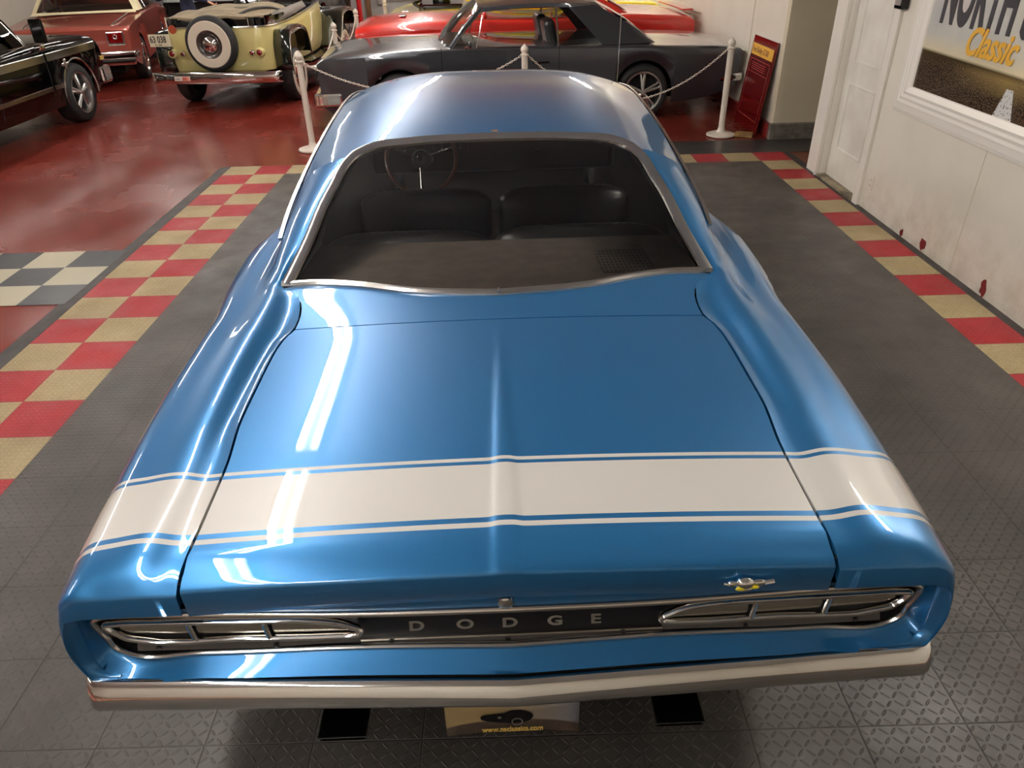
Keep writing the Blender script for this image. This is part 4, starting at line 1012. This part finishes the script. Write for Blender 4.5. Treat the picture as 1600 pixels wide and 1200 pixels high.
# ------------------------------------------------------------------ salmon coupe with a cream roof
M_sal = mat('salmon metallic paint', (.36, .075, .052, 1), .3, .25, coat=1., coat_rough=.03)
M_cream = mat('cream vinyl roof', (214, 202, 164), .6)
sal = thing('car', 'salmon red coupe with a cream vinyl roof, its tail towards us', 'car', (-6.93, 12.87, 0), radians(15))
Ss = dict(L=5.1, paint=M_sal, axles=(1.15, 4.1), R=.34, track=.80, tw=.2, zr=[(0, .50), (.3, .38), (.8, .28), (5.1, .3)], style='disc', ww=False, ang=30,
          tab=[(0, .90, .89, .70, .86, .90), (.05, .94, .93, .72, .90, .925), (.5, .98, .95, .70, .95, .94), (1.5, 1.02, 1.0, .70, .99, .955), (2.0, 1.05, 1.02, .74, 1.0, .95), (4.0, 1.05, 1.02, .76, .97, .94), (5.1, .95, .93, .70, .85, .90)])
sb_, ssec = bgcar(sal, Ss)
greenhouse(sal, dict(yb0=1.75, yr0=2.35, yr1=3.3, yb1=3.85, zb=1.04, zt=1.50, ze=1.44, wb=.88, wt=.70, cb=2.25, ct=2.45, bs=2.6, rb=.80), M_cream, glass('pale window glass', (.55, .6, .58, 1)))
b = MB(); b.grid([[(-.86, 1.58, 1.028), (-.4, 1.56, 1.04), (.4, 1.56, 1.04), (.86, 1.58, 1.028)], [(-.84, 1.76, 1.065), (-.4, 1.72, 1.065), (.4, 1.72, 1.065), (.84, 1.76, 1.065)]]); b.build('roof_base_panel', M_cream, sal)
for s in (-1, 1):
    b = MB(); b.box((s*.70, -.012, .765), (.26, .03, .20)); fr_ = b.build('tail_light_frame', M_satin, sal, angle=0, bevel=.008)
    b = MB(); b.box((s*.70, -.030, .775), (.215, .02, .155)); b.build('tail_light', M_redlens, fr_, angle=0, bevel=.004)
    b = MB(); b.lathe([(.018, 0), (.03, -.006), (.036, 0)], (s*.70, -.041, .79), 'y', 16); b.build('lens_ornament', M_satin, fr_)
    b = MB(); b.tube([(s*.60, .0, .88), (s*.66, .3, .96), (s*.70, 1.0, 1.0), (s*.72, 1.6, 1.03)], .010, 6); b.build('fender_trim', M_satin, sal)
    b = MB(); b.sph((s*1.02, 3.55, 1.12), .08, 12, 8, (1, .5, .7)); b.build('mirror', M_navy, sal)
b = MB(); b.box((0, -.07, .525), (1.92, .12, .12)); b.box((.94, .10, .505), (.06, .30, .10)); b.box((-.94, .10, .505), (.06, .30, .10)); b.build('rear_bumper', M_chrome, sal, angle=0, bevel=.02)
b = MB(); b.box((0, -.10, .445), (1.88, .08, .035)); b.build('bumper_strip', M_black, sal, angle=0, bevel=.01)
b = MB(); b.box((0, -.03, .40), (1.84, .10, .06)); b.build('lower_valance', M_sal, sal, angle=0, bevel=.02)

# ------------------------------------------------------------------ pale yellow phaeton
M_pale = mat('pale yellow paint', (.62, .54, .22, 1), .35, coat=.8)
jp = thing('car', 'pale yellow open-top vintage car with black fenders and rear spare wheel', 'car', (-3.97, 11.03, 0), radians(-4.5))
b = MB()
def jpoly(ins, yo=0):                        # plan outline of the tub, half right
    return [(0, .10+ins), (.45, .10+ins), (.60, .12+ins), (.70, .20+ins), (.745-ins, .34+ins), (.76-ins, .9), (.77-ins, 1.8), (.72-ins, 2.5), (.62-ins, 3.1)]
def jrow(z, ins): 
    h = cat([(x, y, z) for x, y in jpoly(ins)], 5); return list(reversed(mirx(h)))+h[1:]
def belt(p):                                # belt line climbs towards the cowl
    return 1.06+.10*min(1, max(0, (p.y-.9)/1.6))
r1 = jrow(.50, .03); r2 = jrow(.60, .0); r3 = jrow(.9, -.01); r4 = jrow(1.06, 0)
for p in r4: p.z = belt(p)
b.grid([r1, r2, r3, r4, [p+Vector((-.01 if p.x > 0 else .01, 0, .006)) for p in r4]])
b.build('body_shell', M_pale, jp, angle=40)
bt = [p for p in r4 if p.y < 1.0]
b = MB(); b.grid([[p+Vector((-p.x*.015, .012, 0)) for p in bt], [p+Vector((-p.x*.02, .015, .115)) for p in bt]]); b.build('black_band', M_gblack, jp)
b = MB(); sweep(b, [p+Vector((0, -.004, .002)) for p in r4], [(-.012, -.006), (-.008, .010), (.008, .010), (.012, -.006)], (0, 0, 1)); b.build('belt_moulding', M_satin, jp)
for x_ in (-.70, -.60, .50):
    b = MB(); b.tube([(x_, .10+.10*max(0, abs(x_)-.45)*4, 1.06), (x_, .11+.10*max(0, abs(x_)-.45)*4, 1.19)], .012, 8); b.build('band_strip', M_chrome, jp)
# folded canvas cover
b = MB(); rows = []
for j in range(12):
    t = j/11; row = []
    for i in range(25):
        u = -1+2*i/24; hwid = lerp(.70, .72, t); y = lerp(.10+.12*abs(u)**4, 1.45, t)
        z = 1.185+.07*sin(min(1, t*2.2)*pi/2)*(1-abs(u)**4)+.012*sin(7*u+5*t)+.010*sin(13*t+3*u)+(-.02*t if abs(u) > .8 else 0)
        row.append((u*hwid, y, z))
    rows.append(row)
b.grid(rows); b.grid([rows[0], [(p[0], p[1]-.008, p[2]-.025-.012*abs(sin(p[0]*14))) for p in rows[0]]]); b.build('canvas_cover', M_canvas, jp, solid=.01)
b = MB(); b.sph((.18, .75, 1.235), .16, 14, 8, (1.3, .8, .18)); b.build('canvas_lump', mat('dark canvas patch', (92, 84, 66), .9), jp)
b = MB(); b.tube(cat([(.30, .25, 1.19), (.45, .45, 1.25), (.62, .7, 1.25), (.70, .95, 1.2)], 5), .016, 8); b.build('top_bow', M_black, jp)
b = MB(); b.grid([[(.70, .5, 1.20), (.71, 1.1, 1.22), (.72, 1.9, 1.25)], [(.76, .5, 1.07), (.765, 1.1, 1.10), (.77, 1.9, 1.17)]]); b.build('side_curtain', mat('grey side curtain', (110, 104, 96), .7), jp, solid=.01)
# interior floor, dash, windshield frame, wheel
b = MB(); b.box((0, 1.7, .75), (1.3, 2.2, .10)); b.box((0, 1.75, 1.0), (1.30, .14, .42)); b.build('cabin_seat', M_vinyl, jp, angle=0, bevel=.02)
b = MB(); b.box((0, 2.55, 1.10), (1.34, .08, .16)); b.build('dashboard', M_under, jp, angle=0, bevel=.02)
b = MB(); b.lathe([(0, -.01), (.05, -.012), (.06, .0)], (-.04, 2.50, 1.15), 'y', 20); b.build('gauge', M_plastic, jp)
b = MB(); b.tube([(-.66, 2.62, 1.17), (-.64, 2.75, 1.50), (.64, 2.75, 1.50), (.66, 2.62, 1.17), (-.66, 2.62, 1.17)], .02, 8); b.tube([(0, 2.62, 1.17), (0, 2.75, 1.5)], .012, 8); b.build('windshield_frame', M_gblack, jp)
b = MB(); b.tube([(-.36+.19*cos(a), 2.36+.06*sin(a), 1.24+.18*sin(a)) for a in [2*pi*k/24 for k in range(25)]], .011, 6, False); b.tube([(-.36, 2.36, 1.24), (-.36, 2.55, 1.12)], .02, 8); b.build('steering_wheel', M_gblack, jp)
b = MB(); rows = []
for y, hw_, zt_ in ((2.95, .64, 1.16), (3.1, .60, 1.15), (3.9, .46, 1.10), (3.98, .42, 1.05)):
    rows.append([(-hw_, y, .55), (-hw_, y, zt_-.12), (-hw_*.75, y, zt_-.02), (0, y, zt_), (hw_*.75, y, zt_-.02), (hw_, y, zt_-.12), (hw_, y, .55)])
b.grid(rows); b.add(rows[-1], [tuple(range(7))]); b.build('hood', M_pale, jp, angle=45)
# fenders
M_fend = mat('black green fender paint', (8, 18, 14), .15, coat=1.)
for s in (-1, 1):
    for (nm, pts) in (('rear_fender', [(.27, .48), (.29, .84), (.36, .985), (.50, 1.0), (.98, 1.0), (1.12, .94), (1.22, .62)]), ('front_fender', [(2.75, .50), (2.86, .60), (3.05, .80), (3.2, .99), (3.35, 1.02), (3.75, 1.02), (3.95, .96), (4.02, .72)])):
        P = cat([(0, y, z) for y, z in pts], 4); b = MB()
        xi, xo = (.74, .975) if nm[0] == 'r' else (.46, .985)
        b.grid([[Vector((s*xi, p.y, p.z)) for p in P], [Vector((s*(xo-.03), p.y, p.z)) for p in P], [Vector((s*xo, p.y, p.z-.012)) for p in P], [Vector((s*xo, p.y+(-.02 if p.y > (.7 if nm[0] == 'r' else 3.5) else .02), p.z-.06)) for p in P]])
        fe = b.build(nm, M_fend, jp, angle=35, solid=.008)
        b = MB(); b.tube([Vector((s*(xo+.004), p.y, p.z-.058)) for p in P], .008, 6); b.build('fender_edge', M_satin, fe)
for y in (.76, 3.5):
    for s in (-1, 1): wheel(jp, (s*.80, y, .36), .36, .19, s, 'disc', .60, True, M_chrome)
b = MB(); b.box((0, 2.0, .46), (1.1, 3.6, .12)); b.build('underbody', M_under, jp, angle=0)
b = MB(); b.box((.85, 1.95, .46), (.22, 1.5, .03)); b.build('running_board', M_gblack, jp, angle=0)
b = MB(); b.box((-.85, 1.95, .46), (.22, 1.5, .03)); b.build('running_board', M_gblack, jp, angle=0)
# spare wheel on the tail
sp = MB(); R_ = .355; h = .085
sp.lathe([(R_*.62, -h), (R_-.05, -h), (R_-.015, -h*.8), (R_, -h*.45), (R_, h*.45), (R_-.015, h*.8), (R_-.05, h), (R_*.62, h), (R_*.62, -h)], (-.005, -.03, .87), 'y', 44)
spt = sp.build('spare_tire', M_rubber, jp, angle=50)
b = MB(); b.lathe([(.175, -h-.002), (.182, -h-.010), (.288, -h-.010), (.296, -h-.001)], (-.005, -.03, .87), 'y', 44); b.build('whitewall', M_whitewall, spt)
b = MB(); b.lathe([(.115, -h+.035), (.13, -h+.01), (.150, -h), (.178, -h-.006), (.185, -h+.004)], (-.005, -.03, .87), 'y', 44); b.build('rim', mat('dark brown steel rim', (52, 44, 40), .3, coat=.6), spt)
b = MB(); b.lathe([(0, -h-.030), (.04, -h-.028), (.085, -h-.012), (.112, -h+.02), (.118, -h+.04)], (-.005, -.03, .87), 'y', 36); hc = b.build('hub_cap', M_chrome, spt)
text('hub_monogram', 'WO', .055, mat('faded red emblem', (150, 90, 70), .5), spt, (-.045, -.148, .86), (radians(90), 0, 0), .002, 0, .9, 0)
# bumper
b = MB(); xs = [-.93+1.86*k/24 for k in range(25)]
b.grid([[Vector((x_, -.20+.10*(abs(x_)/.93)**3+q[0], q[1])) for q in ((.05, .515), (.012, .525), (0, .505), (-.006, .455), (0, .405), (.012, .385), (.05, .395))] for x_ in xs]); b.build('rear_bumper', M_chrome, jp, angle=60, solid=.004)
b = MB(); b.box((0, -.02, .50), (1.35, .26, .02)); b.build('splash_apron', M_gblack, jp, angle=0)
b = MB(); b.box((-.46, -.205, .455), (.22, .006, .055)); st_ = b.build('bumper_sticker', M_plastic, jp, angle=0)
b = MB(); b.box((-.405, -.2085, .455), (.10, .002, .053)); b.build('sticker_panel', mat('sticker red tint', (216, 150, 130), .5), st_, angle=0)
text('sticker_lettering', 'IKE', .055, mat('sticker red', (190, 30, 24), .5), st_, (-.452, -.2105, .436), (radians(90), 0, 0), .0005, 0, .80, .001)
text('sticker_lettering', 'I Like', .036, M_ink, st_, (-.562, -.2105, .444), (radians(90), 0, 0), .0005, .3, .85, .0)
# plate and bracket
b = MB(); b.box((-.70, -.10, .93), (.30, .004, .155)); lp = b.build('license_plate', mat('cream plate', (206, 198, 170), .45), jp, angle=0, bevel=.002)
text('plate_number', '63 038', .115, M_ink, lp, (-.835, -.104, .905), (radians(90), 0, 0), .001, 0, .72, .002)
text('plate_number', 'ILL 1959', .034, M_ink, lp, (-.775, -.104, .862), (radians(90), 0, 0), .001, 0, .8, 0)
b = MB(); b.tube([(-.70, -.09, .85), (-.66, .02, .80), (-.66, .14, .80)], .016, 8); b.build('plate_bracket', M_black, jp)
b = MB(); b.lathe([(0, 0), (.055, 0), (.055, .01)], (-.58, .09, 1.045), 'y', 20); ob = b.build('oval_badge', mat('orange red badge', (150, 62, 34), .4), jp); ob.scale = (1, 1, 1)
for (x_, r_) in ((-.66, .055), (-.50, .032), (.50, .032), (.60, .055)):
    yb_ = .06 if abs(x_) < .55 else .08
    b = MB(); b.lathe([(r_*1.15, .08), (r_*1.15, .0), (r_, -.01), (r_*.72, -.014)], (x_, yb_, .74), 'y', 20); h_ = b.build('tail_light', M_pale if r_ > .04 else M_satin, jp)
    b = MB(); b.lathe([(r_*.72, -.012), (r_*.5, -.024), (0, -.03)], (x_, yb_, .74), 'y', 16); b.build('lens', M_redlens, h_)

# ------------------------------------------------------------------ stanchions and chains
stproto = thing('barrier_post', 'white plastic barrier post at the left front corner of the blue car\'s bay', 'post', (-2.19, 8.53, 0), 0, 'white barrier posts')
b = MB(); b.lathe([(0, .0), (.150, 0), (.165, .012), (.162, .026), (.13, .036), (.06, .048), (.042, .07), (.036, .10)], (0, 0, 0), 'z', 36); b.build('base', M_plastic, stproto)
b = MB(); b.lathe([(.034, .08), (.034, .93), (.045, .935), (.045, .948), (.030, .953), (.030, .965)], (0, 0, 0), 'z', 24); b.build('pole', M_plastic, stproto)
b = MB(); b.lathe([(.026, .960), (.040, .975), (.043, .995), (.036, 1.018), (.014, 1.036), (.006, 1.05), (0, 1.052)], (0, 0, 0), 'z', 20); b.build('finial', M_plastic, stproto)
POSTS = [(-2.19, 8.53), (.26, 8.62), (2.55, 8.70), (-2.40, 11.6), (-2.45, 13.8), (-2.24, 15.9)]
LAB = [None, 'white barrier post showing only its top over the blue roof', 'white barrier post standing left of the red leaning board', 'white barrier post behind the charcoal car\'s nose', 'white barrier post between the red car\'s nose and the grey wall', 'farthest white barrier post, in front of the yellow car']
for (x, y), l in list(zip(POSTS, LAB))[1:]:
    t = stproto.copy(); COL.objects.link(t); t.location = (x, y, 0); t['label'] = l
    for ch in stproto.children:
        c_ = ch.copy(); COL.objects.link(c_); c_.parent = t
def chain(a, c, sag, label):
    A, B_ = Vector(a), Vector(c); b = MB(); L = (A-B_).length; n = int(L*1.08/.026)
    pts = [A.lerp(B_, k/n)+Vector((0, 0, -sag*4*(k/n)*(1-k/n))) for k in range(n+1)]
    for k in range(n):
        p, q = pts[k], pts[k+1]; d = (q-p).normalized(); u_ = Vector((0, 0, 1)); s_ = d.cross(u_).normalized(); u2 = s_.cross(d)
        if k % 2: s_, u2 = u2, s_
        m_ = (p+q)/2; rows = []
        for i in range(10):
            a_ = 2*pi*i/10; cc = m_+d*cos(a_)*.018+s_*sin(a_)*.009; rad = (d*cos(a_)*.018+s_*sin(a_)*.009).normalized()
            rows.append([cc+rad*.0036*cos(e)+u2*.0036*sin(e) for e in (0, pi/2, pi, 3*pi/2)])
        rows.append(rows[0]); b.grid(rows, True)
    o_ = b.build('barrier_chain', M_plastic, angle=60, merge=True); tag(o_, label, 'chain', 'white plastic barrier chains'); o_['kind'] = 'thing'
    del o_['kind']; return o_
chain((-2.15, 8.53, .93), (.22, 8.62, .93), .33, 'white chain hanging from the left post and passing behind the blue roof')
chain((.30, 8.62, .93), (2.51, 8.70, .93), .50, 'white chain hanging low in front of the charcoal car\'s rear wheel')
chain((-2.21, 8.57, .93), (-2.40, 11.56, .93), .20, 'white chain running back from the left post beside the charcoal car\'s nose')
chain((-2.40, 11.64, .93), (-2.45, 13.76, .93), .25, 'white chain running back beside the red car\'s nose')

# ------------------------------------------------------------------ leaning board and block
bd = thing('leaning_board', 'dark red framed board with a yellow heading leaning against the white wall', 'board', (2.94, 9.06, .01), 0)
tiltb = atan2(.115, .97)
bd.rotation_euler = (0, tiltb, 0)
def bq(name, m, y0, y1, z0, z1, x_, th=.004, par=None):
    b = MB(); b.box((x_, (y0+y1)/2, (z0+z1)/2), (th, y1-y0, z1-z0)); return b.build(name, m, par or bd, angle=0)
M_bred = mat('glossy dark red board', (104, 10, 14), .15, coat=1.)
bq('panel', M_bred, -.40, .42, 0, .98, 0, .02)
bq('heading', mat('yellow heading', (222, 168, 52), .5), -.36, .39, .78, .90, -.012, .004)
for (y0, y1, z0, z1) in ((-.34, .36, .735, .739), (-.34, .36, .12, .124), (-.34, -.336, .12, .739), (.356, .36, .12, .739), (-.34, .36, .60, .603)):
    bq('line', mat('thin pink line', (170, 90, 80), .5), y0, y1, z0, z1, -.0105, .001)
text('heading_text', 'Ford Shelby GT500', .085, mat('brown lettering', (96, 40, 14), .5), bd, (-.0145, .36, .81), (radians(90), 0, radians(-90)), .0005, .1, .85, .001)
for k in range(4): bq('text_line', mat('thin pink line', (170, 90, 80), .5), -.20, .28, .70-.022*k, .703-.022*k, -.0105, .001)
bq('clip', M_chrome, -.33, -.31, .38, .41, -.014, .006)
wb = MB(); wb.box((0, 0, 0), (.20, .10, .05)); tag(wb.build('wood_block', mat('tan wood block', (150, 118, 66), .7, noise=(10, (110, 84, 44), .4, .6)), angle=0, loc=(2.80, 8.62, .026), rot=(0, 0, radians(-25)), bevel=.006), 'small tan wood block on the floor at the foot of the leaning board', 'block')
# framed notice, window ledge on the far right wall
fn = thing('framed_notice', 'small black framed notice on the white wall beside the corner', 'frame', (WX, 8.86, 1.60), 0)
for nm, m_, sy, sz, x_ in (('frame', M_gblack, .24, .34, -.008), ('paper', M_plastic, .19, .29, -.018)):
    b = MB(); b.box((x_, 0, 0), (.016 if nm == 'frame' else .004, sy, sz)); b.build(nm, m_, fn, angle=0)
text('notice_text', 'NOTICE', .03, mat('sticker red', (190, 30, 24), .5), fn, (-.021, .06, -.02), (radians(90), 0, radians(-90)), .0005)
b = MB(); b.box((WX-.01, 10.1, 1.50), (.03, 1.9, .06)); b.box((WX-.01, 9.17, 1.9), (.03, .06, .8)); b.box((WX-.01, 11.03, 1.9), (.03, .06, .8)); wn = struct(b.build('window_1', M_alu, angle=0))
b = MB(); b.box((WX+.002, 10.1, 1.9), (.004, 1.8, .8)); b.build('pane', M_dkglass, wn, angle=0)
# ------------------------------------------------------------------ far wall fittings
b = MB(); b.tube([(-3.75, 21.8, 0), (-3.75, 21.8, 3.2)], .065, 12); tag(b.build('standpipe', mat('red pipe paint', (190, 24, 26), .35)), 'red vertical pipe on the grey back wall', 'pipe')
b = MB(); b.box((-3.52, 21.92, 1.6), (.12, .10, 3.2)); tag(b.build('wooden_post', mat('brown timber', (104, 72, 40), .7), angle=0), 'brown wooden post on the back wall right of the red pipe', 'post')
jb = thing('junction_box', 'small grey electrical box on the back wall between two conduits', 'electrical box', (-3.20, 21.98, .62), 0)
b = MB(); b.box((0, -.04, 0), (.16, .08, .20)); b.build('box', M_alu, jb, angle=0, bevel=.01)
b = MB(); b.tube([(0, -.03, .10), (0, -.03, 2.4)], .016, 8); b.build('conduit', M_wallg, jb)
b = MB(); b.tube([(.08, -.03, 0), (1.6, -.03, 0)], .016, 8); b.build('conduit', M_wallg, jb)
# office corner behind the vintage car
dk = thing('desk', 'dark desk with a pale top behind the salmon car', 'desk', (-7.3, 20.9, 0), 0)
b = MB(); b.box((0, 0, .82), (2.6, .9, .05)); b.build('desktop', mat('pale desk top', (178, 186, 182), .25), dk, angle=0, bevel=.01)
b = MB(); b.box((0, -.30, .42), (2.4, .04, .76)); b.box((-1.2, 0, .42), (.06, .8, .76)); b.box((1.2, 0, .42), (.06, .8, .76)); b.build('desk_frame', M_black, dk, angle=0)
ch_ = thing('office_chair', 'dark office chair standing between the salmon car and the vintage car', 'chair', (-8.35, 19.7, 0), radians(200))
b = MB(); b.box((0, 0, .50), (.52, .52, .10)); b.build('seat', mat('brown black leather', (38, 26, 26), .35), ch_, angle=0, bevel=.04)
b = MB(); b.box((0, -.27, .86), (.50, .09, .62), Matrix.Rotation(.15, 3, 'X')); b.build('backrest', mat('brown black leather', (38, 26, 26), .35), ch_, angle=0, bevel=.04)
for s in (-1, 1):
    b = MB(); b.tube(cat([(s*.27, -.22, .55), (s*.31, -.15, .74), (s*.31, .15, .76), (s*.27, .18, .52)], 5), .022, 8); b.build('armrest', M_gblack, ch_)
b = MB(); b.tube([(0, 0, .09), (0, 0, .46)], .035, 12); b.build('gas_lift', M_black, ch_)
for k in range(5):
    a = 2*pi*k/5; b = MB(); b.tube([(0, 0, .11), (.30*cos(a), .30*sin(a), .07)], [.03, .02], 8); lg = b.build('leg', M_black, ch_)
    b = MB(); b.lathe([(0, -.02), (.032, -.02), (.032, .02), (0, .02)], (.31*cos(a), .31*sin(a), .034), 'x', 12); b.build('caster', M_rubber, lg)
wt_ = slab('dark_partition', -12, -4.9, 21.6, 21.8, 0, 2.2, mat('dark partition', (34, 34, 36), .7)); wt_['kind'] = 'structure'; wt_.name = 'wall_partition'
# ------------------------------------------------------------------ person reaching towards the vintage car
def person(root):
    J = [((0, 0, .93), .13), ((0, 0, 1.12), .125), ((.01, 0, 1.33), .155), ((.02, 0, 1.45), .07), ((.03, 0, 1.52), .055),        # 0-4 pelvis..neck
         ((0, .10, .90), .095), ((.01, .11, .50), .065), ((0, .11, .09), .045), ((.14, .11, .04), .035),                          # 5-8 leg
         ((0, -.10, .90), .095), ((.02, -.11, .50), .065), ((.02, -.11, .09), .045), ((.16, -.11, .04), .035),                    # 9-12 leg
         ((.01, .20, 1.42), .06), ((.02, .25, 1.15), .045), ((.10, .22, .92), .034),                                               # 13-15 arm hanging
         ((.02, -.20, 1.42), .06), ((.18, -.26, 1.24), .045), ((.42, -.24, 1.17), .034)]                                            # 16-18 arm reaching
    E = [(0, 1), (1, 2), (2, 3), (3, 4), (0, 5), (5, 6), (6, 7), (7, 8), (0, 9), (9, 10), (10, 11), (11, 12), (2, 13), (13, 14), (14, 15), (2, 16), (16, 17), (17, 18)]
    me = bpy.data.meshes.new('body'); me.from_pydata([j[0] for j in J], E, []); me.materials.append(M_navy)
    o = bpy.data.objects.new('body', me); COL.objects.link(o); o.parent = root
    sk = o.modifiers.new('skin', 'SKIN'); sk.use_smooth_shade = True
    sl = me.skin_vertices[0].data if me.skin_vertices else None
    if sl is None:
        bpy.context.view_layer.objects.active = o; o.select_set(True)
        bpy.ops.mesh.customdata_skin_add(); sl = me.skin_vertices[0].data
    for k, (_, r_) in enumerate(J): sl[k].radius = (r_, r_*(1 if k else 1.25)); sl[k].use_root = (k == 0)
    sb = o.modifiers.new('sub', 'SUBSURF'); sb.levels = 2; sb.render_levels = 2
    b = MB(); b.sph((.05, 0, 1.64), .10, 20, 14, (1.0, .80, 1.2)); b.sph((.14, 0, 1.62), .018, 8, 6, (1, .8, 1.3))
    for s_ in (-1, 1): b.sph((.05, s_*.082, 1.63), .022, 8, 6, (.7, .4, 1.3))
    b.tube([(.03, 0, 1.48), (.04, 0, 1.58)], .052, 14); hd = b.build('head', M_skin, root)
    b = MB()
    for s_ in (-1, 1): b.sph((.138, s_*.033, 1.645), .010, 8, 6)
    b.build('eye', M_black, hd); b = MB(); b.sph((.139, 0, 1.575), .022, 10, 6, (.3, 1, .25)); b.build('mouth', mat('lips', (150, 84, 74), .5), hd)
    b = MB(); b.sph((.03, 0, 1.68), .104, 20, 12, (1.02, .86, 1.05)); b.build('hair', mat('brown hair', (54, 38, 28), .7), hd)
    for (p, d) in (((.42, -.24, 1.17), Vector((.9, .0, -.42))), ((.10, .22, .92), Vector((.1, 0, -1)))):
        d = d.normalized(); p = Vector(p); sd = Vector((0, 1, 0)); nn = d.cross(sd)
        b = MB(); b.tube([p-d*.01, p+d*.02, p+d*.05, p+d*.09], [.028, .034, .042, .038], 12, flat=.45)
        for k, (off, ln) in enumerate(((-.030, .062), (-.010, .075), (.010, .070), (.029, .055))):
            q = p+d*.085+sd*off; b.tube([q, q+d*ln*.45, q+(d*.8+nn*.35)*ln*.8, q+(d*.7+nn*.6)*ln], [.0095, .009, .0085, .006], 8)
        q = p+d*.03-sd*.035; b.tube([q, q+d*.03-sd*.022, q+d*.06-sd*.026], [.011, .010, .007], 8)
        b.build('hand', M_skin, root)
pr = thing('person', 'person in dark navy clothes reaching one hand out beside the vintage car', 'person', (-5.55, 14.55, 0), radians(8))
person(pr)
# ------------------------------------------------------------------ ceiling lamps (twin tube fittings)
M_tube = mat('lit tube', (1.0, .95, .90, 1), .5, emit=LAMP)
M_fit = mat('white enamel fitting', (228, 228, 224), .4)
def lamp(x, y, first=[None], lab=''):
    if first[0] is None:
        t = thing('ceiling_light', lab, 'light', (x, y, CEIL), 0, 'tube lamps on the ceiling')
        b = MB(); b.box((0, 0, -.03), (.22, 2.36, .06)); b.build('housing', M_fit, t, angle=0, bevel=.01)
        for dx in (-.065, .065):
            b = MB(); b.tube([(dx, -1.13, -.085), (dx, 1.13, -.085)], .019, 10); b.build('tube', M_tube, t)
        first[0] = t
    else:
        s = first[0]; t = s.copy(); COL.objects.link(t); t.location = (x, y, CEIL); t['label'] = lab
        for ch in list(s.children):
            c = ch.copy(); COL.objects.link(c); c.parent = t
for (x, ys_) in ((-1.75, (-2.2, .4, 3.0, 5.6, 8.2, 10.8, 13.4, 16.0, 18.6)), (-6.2, (1.5, 5.5, 9.5, 13.5, 17.5, 20)), (2.78, (2.9,)), (2.3, (16.2, 19.2))):  # last two rows are added fill, brightening the right side and rear right
    row = {-1.75: 'left of the blue car', -6.2: 'over the pickup and salmon coupe', 2.78: 'added as fill by the poster wall', 2.3: 'added as fill over the yellow car'}[x]
    for k, y in enumerate(ys_): lamp(x, y, lab='twin tube ceiling lamp %s, %s from the camera' % (row, ['first', 'second', 'third', 'fourth', 'fifth', 'sixth', 'seventh', 'eighth', 'ninth'][k]))
